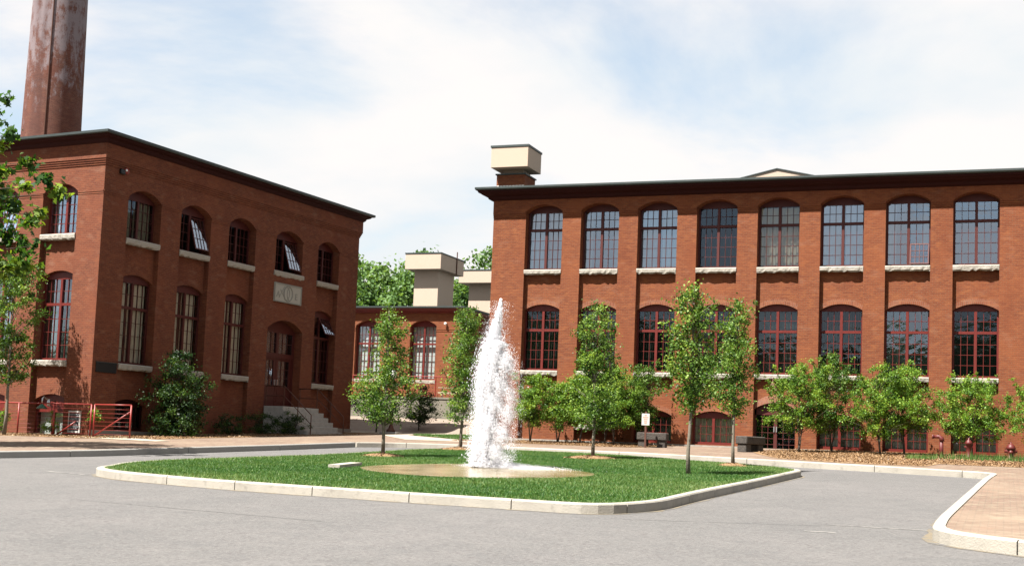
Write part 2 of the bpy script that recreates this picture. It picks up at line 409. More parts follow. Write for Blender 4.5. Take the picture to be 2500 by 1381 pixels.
sheet('mulch_bed', [(-34.5, 40.2), (-33.5, 38.9), (-31, 38.9), (-29.2, 40.6), (-29.0, 44), (-28.6, 49), (-28.2, 55), (-28.4, 61.5), (-31.5, 61.5)], .18, MULCH, 'wood chip bed along the brown mill wall')
sheet('mulch_bed', [(-60, 48), (-60, 38), (-45, 38.2), (-38, 38.2), (-33.5, 38.9), (-34.5, 41.5), (-34.5, 46)], .18, MULCH, 'wood chip bed under the red pipe fence')
sheet('mulch_bed', [(-21.9, 55), (-21.9, 50.6), (-17.5, 49.9), (-13.9, 49.5), (-13.2, 50.6), (-12.9, 55)], .18, MULCH, 'wood chip bed left of the stone bench')
sheet('mulch_bed', [(-9.2, 50.4), (-8.2, 46.8), (-7.0, 43.4), (-4.6, 41.4), (-2.2, 41.0), (-1.9, 43.4), (6, 41.5), (12, 41.5), (12, 54.5), (-8.0, 54.5), (-8.0, 52.3)], .18, MULCH, 'wood chip bed under the small trees at right')
sheet('concrete_apron', [(-32.6, 39.6), (-29.0, 38.6), (-27.6, 38.2), (-27.7, 39.2), (-31.0, 40.9)], .186, PATHM, 'pale concrete slab at the gate')
sheet('footpath', [(-28.6, 57.5), (-26.4, 54.0), (-23.5, 49.8), (-20.0, 49.6), (-21.0, 51.2), (-24.2, 54.2), (-26.6, 56.6), (-27.5, 60), (-29.0, 68), (-30, 80), (-33, 80), (-32.0, 66), (-31.0, 60)], .182, PATHM, 'pale concrete footpath between the two mills')
sheet('footpath', [(-32.0, 58.5), (-28, 58.0), (-21.8, 60.5), (-21.8, 63.5), (-28, 61.5), (-32.0, 61.5)], .186, PATHM, 'pale concrete cross path behind the lawn wedge')
sheet('lawn', [(-26.5, 56.9), (-24.1, 54.6), (-21.9, 52.0), (-21.85, 60.2), (-25, 59.3), (-26.9, 58.2)], .19, SOIL, 'wedge of green lawn between the paths')

me = bpy.data.meshes.new('gravel_bank')
rs = np.random.RandomState(3); V = []; Fc = []; nxg, nyg = 24, 8
for j in range(nyg + 1):
    for i in range(nxg + 1):
        x = -40 + 18.2 * i / nxg; t = j / nyg; y = 61.8 + 4.9 * t
        V.append((x, y, gz(x, y) + .17 + .72 * t ** 1.2 + rs.uniform(-.04, .04)))
me.from_pydata(V, [], [(j * (nxg + 1) + i, j * (nxg + 1) + i + 1, (j + 1) * (nxg + 1) + i + 1, (j + 1) * (nxg + 1) + i) for j in range(nyg) for i in range(nxg)])
me.materials.append(GRAVEL); tag(link(bpy.data.objects.new('gravel_bank', me)), 'gravel bank rising to the retaining wall', None, None, 'structure')

# far land: ridges with wood, terrace


def ridge(name, x0, x1, y0, y1, hh, seed, label):
    r_ = np.random.RandomState(seed); n = 70; k = 8; V = []; ph = r_.uniform(0, 6.28, 8)
    for j in range(k + 1):
        for i in range(n + 1):
            x = x0 + (x1 - x0) * i / n; y = y0 + (y1 - y0) * j / k
            t = math.sin(math.pi * min(1, j / (k * .5)) / 2) if j <= k / 2 else 1
            e = min(1, 6 * min(i / n, 1 - i / n))
            z = hh * t * e * (1 + .12 * math.sin(x * .05 + ph[0]) + .07 * math.sin(x * .16 + ph[1])) + (r_.uniform(-1.6, 1.6) if j else 0)
            V.append((x + r_.uniform(-.8, .8), y + r_.uniform(-.8, .8), gz(x, y) - .3 + z * (1 if j else 0)))
    me = bpy.data.meshes.new(name)
    me.from_pydata(V, [], [(j * (n + 1) + i, j * (n + 1) + i + 1, (j + 1) * (n + 1) + i + 1, (j + 1) * (n + 1) + i) for j in range(k) for i in range(n)])
    me.materials.append(HILLM); tag(link(bpy.data.objects.new(name, me)), label, None, None, 'structure')


HILLM = mat('wooded_slope', (.035, .07, .022), .95, [(.15, .7, (.07, .12, .035), .4, .65), (.9, .7, (.018, .035, .012), .45, .65)], 1, 1.5)
ridge('hills', -260, 160, 118, 150, 13, 5, 'wooded hill behind the mills')
ridge('hills', 260, -260, -58, -84, 21, 6, 'wooded ridge facing the mills across the drive')

# ------------------------------------------------------------------ windows, facades


def arc(s0, s1, zs, rise, n=14):
    c = (s1 - s0) / 2; R = (c * c + rise * rise) / (2 * rise); zc = zs + rise - R; out = []
    a = math.asin(c / R)
    for i in range(n + 1):
        t = -a + 2 * a * i / n; out.append(((s0 + s1) / 2 + R * math.sin(t), zc + R * math.cos(t)))
    return out


def facade(mb, S0, S1, zb, zt, bays, d, prot=0, TH=.6):
    cur = S0
    for b in bays:
        s0, s1 = b['s']; mb.box(cur, s0, -TH, 0, zb, zt); cur = s1
        dd = 0 if b.get('flush') else d; ops = b['op']; z = zb
        for i, (z0, zs, rise) in enumerate(ops):
            mar = b.get('mar', [0] * len(ops))[i]
            if z0 > z: 
                if i == 0: mb.box(s0, s1, -TH, -dd, z, z0)
            top = zt if i == len(ops) - 1 else ops[i + 1][0]
            n_ = 0 if i == len(ops) - 1 else -dd
            if mar:
                mb.box(s0, s0 + mar, -TH, n_, z0, zs); mb.box(s1 - mar, s1, -TH, n_, z0, zs)
                mb.prism([(s0, zs)] + arc(s0 + mar, s1 - mar, zs, rise) + [(s1, zs), (s1, top), (s0, top)], -TH, n_)
            else: mb.prism(arc(s0, s1, zs, rise) + [(s1, top), (s0, top)], -TH, n_)
            z = top
    mb.box(cur, S1, -TH, 0, zb, zt)


def rough_sill(P, s0, s1, nf, nb, z0, z1, seed, parent, material=None):
    r = random.Random(seed); mb = MB(); k = max(6, int((s1 - s0) / .12)); pts = []
    for i in range(k + 1):
        s = s0 + (s1 - s0) * i / k; jf = r.uniform(-.035, .02); jb = r.uniform(-.03, .03)
        ring = [(s, nb, z0 + .02), (s, nf - .04, z0 + jb), (s, nf + jf, z0 + .05 + jb * .5), (s, nf + jf * .5 + .01, z1 - .04), (s, nf - .02, z1), (s, nb, z1)]
        pts += [P(*q) for q in ring]
    fc = []
    for i in range(k):
        for j in range(6): fc.append((i * 6 + j, i * 6 + (j + 1) % 6, (i + 1) * 6 + (j + 1) % 6, (i + 1) * 6 + j))
    fc += [tuple(range(6)), tuple(range(k * 6, k * 6 + 6))]
    mb.add(pts, fc); return mb.build('sill', material or SILL, parent)


def curtain(P, s0, s1, z0, z1, nn, material, parent, waves=9, name='curtain'):
    k = int(max(8, (s1 - s0) * 26)); V = []; L = s1 - s0
    for z in (z0, z1):
        for i in range(k + 1): V.append(P(s0 + L * i / k, nn + .03 * math.sin(i / k * L * 26 + s0 * 7), z))
    me = bpy.data.meshes.new(name); me.from_pydata(V, [], [(i, i + 1, k + 2 + i, k + 1 + i) for i in range(k)]); me.materials.append(material)
    return link(bpy.data.objects.new(name, me), parent)


def blinds(P, s0, s1, z0, z1, nn, parent, seed, material=None, open_=.5):
    mb = MB(); r = random.Random(seed); s = s0; w = .088
    while s < s1 - .05:
        a = open_ + r.uniform(-.12, .12); c, q = math.cos(a) * w / 2, math.sin(a) * w / 2; x = s + w / 2
        mb.add([P(x - c, nn - q, z0), P(x + c, nn + q, z0), P(x + c, nn + q, z1), P(x - c, nn - q, z1)], [(0, 1, 2, 3)]); s += .094
    if mb.f: return mb.build('blind', material or BLIND, parent, recalc=False)


def bars(mb, s0, s1, z0, z1, cols, rows, n0, n1, w=.019):
    for i in range(1, cols): x = s0 + (s1 - s0) * i / cols; mb.box(x - w / 2, x + w / 2, n0, n1, z0, z1)
    for j in range(1, rows): z = z0 + (z1 - z0) * j / rows; mb.box(s0, s1, n0 + .003, n1 - .003, z - w / 2, z + w / 2)


def window(P, root, s0, s1, z0, zs, rise, nf, transom=None, cols=4, rup=2, rlow=4, sill=None, glass=None, inside='none', seed=0, fm=None, label=None, zglass=None,
           opened=None, sash_missing=(), sash_glass=None):
    """nf = front of frame; parts: window (frame mesh) > pane, sill, blind, curtain, sash"""
    fm = fm or RED; glass = glass or GLASS
    mb = MB(P); nb = nf - .11; J = .075
    zg = zglass or zs - .0
    mb.box(s0, s0 + J, nb, nf, z0, zg); mb.box(s1 - J, s1, nb, nf, z0, zg)
    mb.box(s0 + J, s1 - J, nb, nf + .03, z0, z0 + .1)
    mb.prism([(s0, zg)] + arc(s0, s1, zs, rise) + [(s1, zg)], nb, nf)
    mid = (s0 + s1) / 2; mw = .055
    mb.box(mid - mw, mid + mw, nb, nf + .02, z0 + .1, zg)
    tz = transom
    if tz:
        mb.box(s0 + J, mid - mw, nb, nf + .015, tz - .055, tz + .055); mb.box(mid + mw, s1 - J, nb, nf + .015, tz - .055, tz + .055)
    gn = nf - .05
    spans = [(z0 + .1, (tz - .055) if tz else zg, rlow)] + ([(tz + .055, zg, rup)] if tz else [])
    for k, (za, zb_, rows) in enumerate(spans):
        for h, (a, b) in enumerate(((s0 + J, mid - mw), (mid + mw, s1 - J))):
            if (k, h) in sash_missing: continue
            bars(mb, a, b, za, zb_, cols, rows, gn - .02, gn + .03)
    w = mb.build('window', fm, root)
    if label: w['label'] = label
    pb = MB(P)
    for k, (za, zb_, rows) in enumerate(spans):
        for h, (a, b) in enumerate(((s0 + J, mid - mw), (mid + mw, s1 - J))):
            if (k, h) in sash_missing: continue
            # each light tilts a hair, as old glazing does
            t = random.Random(seed * 7 + k * 3 + h).uniform(-.011, .011)
            pb.add([P(a, gn + t, za), P(b, gn - t, za), P(b, gn - t, zb_), P(a, gn + t, zb_)], [(0, 1, 2, 3)])
    if pb.f: pb.build('pane', glass, w, recalc=False)
    if sill: rough_sill(P, sill[0], sill[1], sill[2], nf - .02, z0 - sill[3], z0 - .003, seed, w)
    r = random.Random(seed + 99); ni = nb - .12
    if inside == 'blinds': blinds(P, s0 + .06, s1 - .06, z0 + .05, zg, ni, w, seed, open_=.75)
    elif inside == 'closed': blinds(P, s0 + .06, s1 - .06, z0 + .05, zg, ni, w, seed, open_=.25)
    elif inside == 'half': blinds(P, s0 + .06, mid, z0 + .05, zg, ni, w, seed, open_=.6)
    elif inside == 'sides': curtain(P, s0 + .05, s0 + .38, z0, zg, ni, CURTB, w); curtain(P, s1 - .38, s1 - .05, z0, zg, ni, CURTB, w)
    elif inside == 'curtains': curtain(P, s0 + .05, mid - .12, z0, zg, ni, CURTB, w); curtain(P, mid + .1, s1 - .05, z0, zg, ni, CURTB, w)
    elif inside == 'tan': curtain(P, s0 + .05, mid - .1, z0, zg, ni, CURT, w); curtain(P, mid + .0, s1 - .05, z0, zg, ni, CURT, w)
    elif inside == 'shade':
        sb = MB(P); sb.box(s0 + .05, s1 - .05, ni - .01, ni, z0 + (zg - z0) * .0, zg); sb.build('blind', BLIND, w)
    elif inside == 'lowshade':
        sb = MB(P); sb.box(s0 + .05, s1 - .05, ni - .01, ni, z0, z0 + (zg - z0) * .42); sb.build('blind', WHITE, w)
    elif inside == 'white':
        sb = MB(P); sb.box(s0 + .05, s1 - .05, ni - .01, ni, z0, zg); sb.build('blind', WHITE, w)
    if opened:      # (a, b, za, zb, swing out at the bottom, glass)
        a, b, za, zb_, out = opened; cs = MB(); T = .05; H = zb_ - za; c = math.sqrt(max(0, 1 - (out / H) ** 2))
        def Q(s, n, z):
            t = (zb_ - z)
            return P(s, nf - .03 + t * out / H + n * c, zb_ - t * c)
        cs.P = Q
        cs.box(a, a + T, -.03, .02, za, zb_); cs.box(b - T, b, -.03, .02, za, zb_); cs.box(a + T, b - T, -.03, .02, za, za + T); cs.box(a + T, b - T, -.03, .02, zb_ - T, zb_)
        bars(cs, a + T, b - T, za + T, zb_ - T, 4 if b - a > .6 else 3, 3, -.02, .02, .022)
        so = cs.build('sash', fm, w)
        g2 = MB(); g2.add([Q(a + T, 0, za + T), Q(b - T, 0, za + T), Q(b - T, 0, zb_ - T), Q(a + T, 0, zb_ - T)], [(0, 1, 2, 3)]); g2.m = 0
        me = so.data; k0 = len(me.vertices)
        bm = bmesh.new(); bm.from_mesh(me); me.materials.append(sash_glass or SASHG)
        f = bm.faces.new([bm.verts.new(v) for v in g2.v]); f.material_index = 1; bm.to_mesh(me); bm.free()
    return w


def ring(mb, x0, x1, y0, y1, prof, cap=True):
    base = len(mb.v)
    for o, z in prof:
        mb.v += [(x0 - o, y0 - o, z), (x1 + o, y0 - o, z), (x1 + o, y1 + o, z), (x0 - o, y1 + o, z)]
    for i in range(len(prof) - 1):
        for j in range(4):
            mb.f.append((base + i * 4 + j, base + i * 4 + (j + 1) % 4, base + (i + 1) * 4 + (j + 1) % 4, base + (i + 1) * 4 + j)); mb.mi.append(mb.m)
    if cap:
        e = base + (len(prof) - 1) * 4; mb.f.append((e, e + 1, e + 2, e + 3)); mb.mi.append(mb.m)


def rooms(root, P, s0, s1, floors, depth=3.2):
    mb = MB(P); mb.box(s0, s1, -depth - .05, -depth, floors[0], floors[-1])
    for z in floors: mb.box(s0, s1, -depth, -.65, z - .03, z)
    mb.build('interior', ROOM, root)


# ================================================================== right mill
RX, RY = -21.7, 54.19
mill = empty('brick_mill', (RX, RY, 0), 0, 'long sunlit red brick mill with eight columns of arched windows', 'mill building')
PR = lambda s, n, z: (s, -n, z)
D = .22
zb = 2.1; bays = []
for k in range(8):
    s0 = 1.56 + 2.595 * k; s1 = s0 + 1.74
    ops = [(5.12, 7.80, .27), (9.60, 12.20, .32)]
    if k == 1: ops = [(2.78, 3.2, .28)] + ops
    if k in (2, 3, 5, 6, 7): ops = [(2.14, 3.26, .28)] + ops
    if k == 4: ops = [(1.94, 3.68, .28)] + ops
    bays.append({'s': (s0, s1), 'op': ops})
w = MB(PR); facade(w, 0, 27, 1.94, 12.95, bays, D)
# corbelled piers above the spring line, in steps
for i in range(9):
    a = 0 if i == 0 else bays[i - 1]['s'][1]; b = bays[i]['s'][0] if i < 8 else 27
    for q, (z0, z1, o) in enumerate(((11.96, 12.04, .03), (12.04, 12.12, .055), (12.12, 12.2, .08))): w.box(a, b, .0, o, z0, z1)
w.box(0, 27, 0.0, .08, 12.52 + .07, 12.95)
for i in range(9):
    a = 0 if i == 0 else bays[i - 1]['s'][1]; b = bays[i]['s'][0] if i < 8 else 27
    w.box(a, b, 0, .08, 12.2, 12.59)
for bb in bays:
    s0, s1 = bb['s']; w.prism(arc(s0, s1, 12.2, .32) + [(s1, 12.59), (s0, 12.59)], 0, .08)
# side and rear walls
w.box(0, .6, -16, -.6, 1.5, 12.95); w.box(26.4, 27, -16, -.6, 1.5, 12.95); w.box(.6, 26.4, -16, -15.4, 1.5, 12.95)
w.build('wall', BRICK, mill)
def arch_ring(P_, s0, s1, zs, rise, n_, parent, th=.22, m_at=None):
    a = arc(s0, s1, zs, rise); b = [(x, z + th) for x, z in a]; rb = MB(P_)
    rb.prism(a + b[::-1], n_ + .001, n_ + .006); return rb.build('arch_ring', m_at or BRICKR, parent)


for k, bb in enumerate(bays):
    s0, s1 = bb['s']; arch_ring(PR, s0, s1, 7.8, .27, -D, mill)
    if k in (2, 3, 5, 6, 7): arch_ring(PR, s0, s1, 3.26, .28, -D, mill)
for bb in bays[4:5]:
    s0, s1 = bb['s']; a = arc(s0, s1, 3.68, .28); b = arc(s0 - .02, s1 + .02, 3.9, .38)
    rb = MB(PR); n_ = len(a)
    rb.prism(a + [(s1, 3.86)] + b[::-1][1:-1] + [(s0, 3.86)], -D + .001, -D + .006); rb.build('arch_ring', BRICKA, mill)
g_ = MB(PR)
cur = 0
for k, bb in enumerate(bays):
    s0, s1 = bb['s']
    if k == 4: g_.box(cur, s0, -.3, .03, 1.3, 2.1); cur = s1
g_.box(cur, 27, -.3, .03, 1.3, 2.1); g_.build('foundation', GRAN, mill)
cn = MB(); ring(cn, 0, 27, 0, 16, [(.0, 12.74), (.1, 12.745), (.2, 12.80), (.24, 12.90), (.44, 12.97), (.5, 13.04), (.58, 13.05), (.60, 13.14)], False)
cn.build('cornice', MAROON, mill)
gt = MB(); ring(gt, 0, 27, 0, 16, [(.5, 13.135), (.66, 13.14), (.70, 13.19), (.70, 13.27), (.55, 13.28), (0, 13.36)]); gt.build('roof', GUTTER, mill)
rooms(mill, PR, .7, 26.3, [1.9, 4.3, 8.8, 12.9])
UP = ['curtains', 'sides', 'curtains', 'none', 'tan', 'curtains', 'sides', 'none']
LO = ['blinds', 'curtains', 'blinds', 'shade', 'shade', 'blinds', 'half', 'none']
for k, bb in enumerate(bays):
    s0, s1 = bb['s']
    ex = {}
    if k == 6: ex = dict(opened=((s0 + s1) / 2 + .06, s1 - .06, 9.66, 10.55, .22), sash_glass=SASHB, sash_missing=())
    window(PR, mill, s0, s1, 9.6, 12.2, .32, -D - .17, 11.42, cols=3, fm=REDD, sill=(s0 + .0, s1 + .0, .03, .22), glass={3: GLASSD, 4: GLASSC}.get(k, GLASSU), inside=UP[k], seed=k, zglass=12.26 - .06, **ex)
    window(PR, mill, s0, s1, 5.12, 7.8, .27, -D - .17, 6.93, cols=3, sill=(s0, s1, .03, .22), glass=GLASS if k == 6 else GLASSD, inside=LO[k], seed=20 + k, zglass=7.78)
    if k == 1: window(PR, mill, s0, s1, 2.78, 3.2, .28, -D - .17, cols=3, rlow=1, sill=(s0, s1, .03, .2), inside='shade', seed=40)
    if k in (2, 3, 5, 6, 7):
        window(PR, mill, s0, s1, 2.14, 3.26, .28, -D - .17, cols=3, rlow=3, inside={2: 'closed', 3: 'tan', 5: 'white', 6: 'white', 7: 'white'}[k], seed=50 + k, glass=GLASS, zglass=3.24)
# glazed double door in bay five
s0, s1 = bays[4]['s']; md = (s0 + s1) / 2
dm = MB(PR); nf = -D - .17
dm.box(s0, s0 + .07, nf - .1, nf, 1.98, 3.66); dm.box(s1 - .07, s1, nf - .1, nf, 1.98, 3.66); dm.prism([(s0, 3.45)] + [(s0, 3.66)] + arc(s0, s1, 3.68, .28)[1:-1] + [(s1, 3.66), (s1, 3.45)], nf - .1, nf)
dm.box(md - .07, md + .07, nf - .1, nf + .02, 1.98, 3.45)
for a, b in ((s0 + .07, md - .07), (md + .07, s1 - .07)): bars(dm, a, b, 2.0, 3.45, 3, 6, nf - .07, nf - .03, .02)
dm.box(s0 + .07, md - .07, nf - .09, nf - .01, 1.98, 2.06); dm.box(md + .07, s1 - .07, nf - .09, nf - .01, 1.98, 2.06)
door = dm.build('door', REDD, mill)
pb = MB(PR); pb.box(s0 + .07, s1 - .07, nf - .06, nf - .055, 2.0, 3.5); pb.build('pane', GLASSD, door)
hb = MB(PR)
for dx_ in (-.05, .05): hb.box(md + dx_ - .02, md + dx_ + .02, nf + .02, nf + .07, 2.75, 2.98)
hb.build('handle', SILVER, door)
st = MB(PR); st.box(s0, s1, -D - .17, -.05, 1.8, 1.96); st.build('threshold', BLACK, mill)

# gooseneck lamp above the door
gl = empty('wall_lamp', (RX + md, RY - .02, 4.95), 0, 'thin gooseneck lamp on the brick above the dark double door', 'lamp')
m_ = MB(); m_.path([(0, .24, -.25), (0, 0, -.1), (0, -.25, .02), (0, -.45, -.02), (0, -.5, -.15)], .018); m_.box(-.05, .05, .17, .235, -.5, 0); m_.build('arm', BRONZE, gl)
m_ = MB(); m_.lathe((0, -.5, -.34), [(.16, 0), (.13, .06), (.05, .14), (.03, .2)]); m_.build('shade', BRONZE, gl)

# brick stub and stucco hood at the left corner
vent = empty('roof_vent', (RX, RY, 13.3), 0, 'beige boxy vent hood on a brick stub at the left end of the long mill', 'roof vent')
m_ = MB(); m_.box(0.02, 1.38, .12, 1.5, -.1, .66); m_.build('brick_base', BRICK, vent)
m_ = MB(); ring(m_, 0.02, 1.38, .12, 1.5, [(.0, .655), (.05, .66), (.05, .72), (-.2, .76)]); m_.build('flashing', GUTTER, vent)
m_ = MB(); ring(m_, 0.02, 1.38, .12, 1.5, [(.02, -.06), (.03, .12), (.0, .13)], False); m_.build('base_flashing', GUTTER, vent)
m_ = MB()
for i in range(9): m_.box(.04 + i * .15, .04 + i * .15 + .12, .10, .118, .13, .17)
m_.build('weep_trim', WHITE, vent)
m_ = MB(); m_.box(.24, 1.2, .35, 1.3, .7, 1.02); m_.build('neck', STUCCO, vent)
m_ = MB(); m_.box(-.12, 1.66, -.32, 1.45, .92, 1.84); m_.build('hood', STUCCO, vent, bevel=.012)
m_ = MB(); m_.box(-.15, 1.69, -.35, 1.48, 1.84, 1.93); m_.build('cap', GUTTER, vent)

# beige gabled monitor on the roof
mon = empty('roof_monitor', (-10.96, 66, 13.3), 0, 'low beige gable peeking over the roof line of the long mill', 'roof monitor')
m_ = MB(PR); m_.prism([(-1.85, 0), (1.85, 0), (1.85, 2.62), (0, 3.04), (-1.85, 2.62)], -3.0, 0); m_.build('gable_wall', STUCCO, mon)
m_ = MB(PR); m_.prism([(-2.0, 2.59), (0, 3.045), (2.0, 2.59), (2.0, 2.64), (0, 3.10), (-2.0, 2.64)], -3.1, .06); m_.build('roof', GUTTER, mon)

# ================================================================== left mill
LX, LY, LR = -32.858, 41.153, -.1026
lm = empty('brick_mill', (LX, LY, 0), LR, 'brown brick mill with its right side in shade and a carved stone panel', 'mill building')
PD = lambda s, n, z: (n, s, z)
PF = lambda s, n, z: (-s, -n, z)
DL = .24
db = []
for k, (s0, s1) in enumerate(((1.37, 3.30), (4.52, 6.45), (7.68, 9.58), (11.05, 13.35), (14.46, 16.3))):
    if k == 3: db.append({'s': (10.8, 13.5), 'op': [(3.14, 6.72, .46), (9.44, 11.03, .37)], 'flush': True, 'mar': [.0, .3]})
    elif k < 2: db.append({'s': (s0, s1), 'op': [(1.75, 2.72, .27), (4.38, 7.72, .27), (9.38, 11.03, .37)]})
    else: db.append({'s': (s0, s1), 'op': [(4.38, 7.72, .27), (9.38, 11.03, .37)]})
fb = [{'s': (1.33 + 3.2 * k, 3.20 + 3.2 * k), 'op': [(1.33, 2.8, .26), (4.38, 7.68, .27), (9.38, 11.03, .37)]} for k in range(3)]
w = MB(PD); facade(w, .6, 18.0, 1.0, 12.95, db, DL)
w2 = MB(PF); facade(w2, 0, 12, .8, 12.95, fb, DL); w.add(w2.v, w2.f)
w3 = MB(); w3.box(-12, -.6, 17.4, 18, 1, 12.95); w3.box(-12, -11.4, .6, 17.4, 1, 12.95); w.add(w3.v, w3.f)
for z0, z1, o in ((12.04, 12.12, .03), (12.12, 12.20, .06), (12.20, 12.28, .09), (12.28, 12.95, .12)):
    rr = MB(); ring(rr, -12, 0, 0, 18, [(-.05, z0), (o, z0), (o, z1), (-.05, z1)], False); w.add(rr.v, rr.f)
# thin string course on the piers at the spring of the upper arches
for P_, bs, e in ((PD, db, 18.0), (PF, fb, 12)):
    cur = 0.0 if P_ is PF else 0.0
    for b in bs + [{'s': (e, e)}]:
        q = MB(P_); a1 = b['s'][0] + (.3 if b.get('flush') else 0); q.box(cur, a1, 0, .03, 10.98, 11.05); q.box(cur, a1, 0, .015, 10.90, 10.98); w.add(q.v, q.f); cur = b['s'][1] - (.3 if b.get('flush') else 0)
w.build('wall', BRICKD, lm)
fd = MB(PD); fd.box(.03, 18.03, -.3, .035, 1.0, 1.72); fd.box(16.3, 18.03, -.3, .05, 1.72, 2.28); fd.build('foundation', GRAN, lm)
cn = MB(); ring(cn, -12, 0, 0, 18, [(.08, 12.86), (.14, 12.87), (.2, 12.93), (.24, 13.02), (.38, 13.08), (.43, 13.15), (.49, 13.16)], False); cn.build('cornice', MAROON, lm)
gt = MB(); ring(gt, -12, 0, 0, 18, [(.4, 13.155), (.53, 13.16), (.56, 13.19), (.56, 13.28), (.45, 13.3), (-1, 13.42)]); gt.build('roof', GUTTER, lm)
rooms(lm, PD, .7, 17.3, [1.0, 4.0, 8.7, 12.9], 3.5)
for k, b in enumerate(db):
    s0, s1 = b['s']; nf = -DL - .14
    if k == 3: s0, s1 = 11.1, 13.2; nf = -.38
    ex = {}
    mid = (s0 + s1) / 2
    if k == 1: ex = dict(opened=(mid + .02, s1 - .08, 9.5, 10.95, .42), sash_missing=((0, 1),))
    if k == 3: ex = dict(opened=(mid + .02, s1 - .08, 9.55, 10.95, .42), sash_missing=((0, 1),))
    z0 = 9.38 if k != 3 else 9.44
    window(PD, lm, s0, s1, z0, 11.03, .37, nf, cols=3, rlow=4, sill=(s0 - (.07 if k == 3 else 0), s1 + (.15 if k == 3 else 0), .05, .24), glass=GLASSD, inside={0: 'tan', 1: 'none', 2: 'none', 3: 'none', 4: 'none'}[k], seed=100 + k, fm=REDD, zglass=11.0, **ex)
    if k != 3:
        ex = dict(opened=(mid + .0, s1 - .08, 6.75, 7.65, .42), sash_missing=((1, 1),)) if k == 4 else {}
        window(PD, lm, s0, s1, 4.38, 7.72, .27, nf, 6.65, cols=3, rup=2, rlow=4, sill=(s0, s1, .05, .24), glass=GLASSC, fm=REDD, inside='tan' if k < 3 else 'none', seed=110 + k, zglass=7.66, **ex)
    if k < 2: window(PD, lm, s0, s1, 1.75, 2.72, .27, nf, cols=3, rlow=3, glass=GLASSD, inside='shade', seed=120 + k, fm=MAROON, zglass=2.7)
for k, b in enumerate(fb):
    s0, s1 = b['s']; nf = -DL - .16; mid = (s0 + s1) / 2
    ex = dict(opened=(s0 + .08, mid, 9.5, 10.95, .42)) if k == 1 else {}
    window(PF, lm, s0, s1, 9.38, 11.03, .37, nf, cols=3, rlow=4, sill=(s0, s1, .05, .24), inside='sides', glass=GLASS, seed=130 + k, zglass=11.0, **ex)
    window(PF, lm, s0, s1, 4.38, 7.68, .27, nf, 6.62, cols=3, rup=2, rlow=4, sill=(s0, s1, .05, .24), glass=GLASSD, inside='blinds', seed=140 + k, zglass=7.62)
    window(PF, lm, s0, s1, 1.33, 2.8, .26, nf, cols=1, rlow=1, glass=GLASS, inside='white', seed=150 + k, zglass=2.35)
# entrance: transom lights, double doors
a0, a1 = 10.8, 13.5; mid = (a0 + a1) / 2; nf = -.42
fr = MB(PD); fr.box(a0, a0 + .16, nf - .12, nf, 3.14, 6.6); fr.box(a1 - .16, a1, nf - .12, nf, 3.14, 6.6)
fr.prism([(a0, 6.6), (a0, 6.72)] + arc(a0, a1, 6.72, .46)[1:-1] + [(a1, 6.72), (a1, 6.6)], nf - .12, nf)
fr.box(a0 + .16, a1 - .16, nf - .1, nf + .03, 5.42, 5.64); fr.box(mid - .09, mid + .09, nf - .1, nf + .03, 5.64, 6.6)
for a, b in ((a0 + .16, mid - .09), (mid + .09, a1 - .16)): bars(fr, a, b, 5.64, 6.6, 3, 2, nf - .06, nf - .02)
fo = fr.build('door_frame', REDD, lm)
pb = MB(PD); pb.box(a0 + .16, a1 - .16, nf - .05, nf - .045, 5.64, 6.6); pb.build('pane', GLASSC, fo); curtain(PD, a0 + .2, mid - .15, 5.64, 6.6, nf - .25, CURT, fo); curtain(PD, mid + .1, a1 - .2, 5.64, 6.6, nf - .25, CURT, fo)
for a, b in ((a0 + .16, mid - .01), (mid + .01, a1 - .16)):
    dd = MB(PD); dd.box(a, b, nf - .09, nf - .02, 3.16, 4.1); dd.box(a, a + .16, nf - .09, nf - .02, 4.1, 5.42); dd.box(b - .16, b, nf - .09, nf - .02, 4.1, 5.42); dd.box(a + .16, b - .16, nf - .09, nf - .02, 5.3, 5.42)
    bars(dd, a + .16, b - .16, 4.1, 5.3, 3, 3, nf - .07, nf - .03)
    dd.box(a + .14, b - .14, nf - .02, nf + .0, 3.35, 3.95)
    do = dd.build('door', REDD, lm)
    pb = MB(PD); pb.box(a + .16, b - .16, nf - .06, nf - .055, 4.1, 5.3); pb.build('pane', GLASSC, do); curtain(PD, a + .2, b - .2, 4.1, 5.3, nf - .22, CURT, do)
    hb = MB(PD); hx = b - .08 if a < mid - .5 else a + .08; hb.box(hx - .02, hx + .02, nf - .02, nf + .05, 4.15, 4.4); hb.build('handle', SILVER, do)
# carved stone panel
pl = MB(PD); pl.box(11.1, 13.2, 0, .05, 8.0, 8.88); pb_ = pl.build('stone_panel', mat('carved_marble', (.45, .44, .39), .85, [(5, .5, (.45, .44, .4), .45, .65), (40, .3, (.35, .34, .31), .5, .7)], .3, 30), lm)
pl = MB(PD)
for a, b, c, d_ in ((11.1, 13.2, 8.82, 8.88), (11.1, 13.2, 8.0, 8.05), (11.1, 11.15, 8.05, 8.82), (13.15, 13.2, 8.05, 8.82)): pl.box(a, b, .05, .075, c, d_)
for k in range(24):
    t0, t1 = 2 * math.pi * k / 24, 2 * math.pi * (k + 1) / 24
    for cx, rx, rz in ((12.15, .36, .36), (12.05, .2, .3), (12.27, .2, .3)):
        pl.tube(PD(cx + rx * math.cos(t0), .05, 8.44 + rz * math.sin(t0)), PD(cx + rx * math.cos(t1), .05, 8.44 + rz * math.sin(t1)), .022, seg=5)
pl.tube(PD(11.45, .05, 8.2), PD(11.85, .05, 8.75), .02, seg=5); pl.tube(PD(11.55, .05, 8.6), PD(11.95, .05, 8.1), .02, seg=5)
CARVE = mat('carved_shadowed_marble', (.30, .30, .27), .85); pl.build('carving', CARVE, pb_)
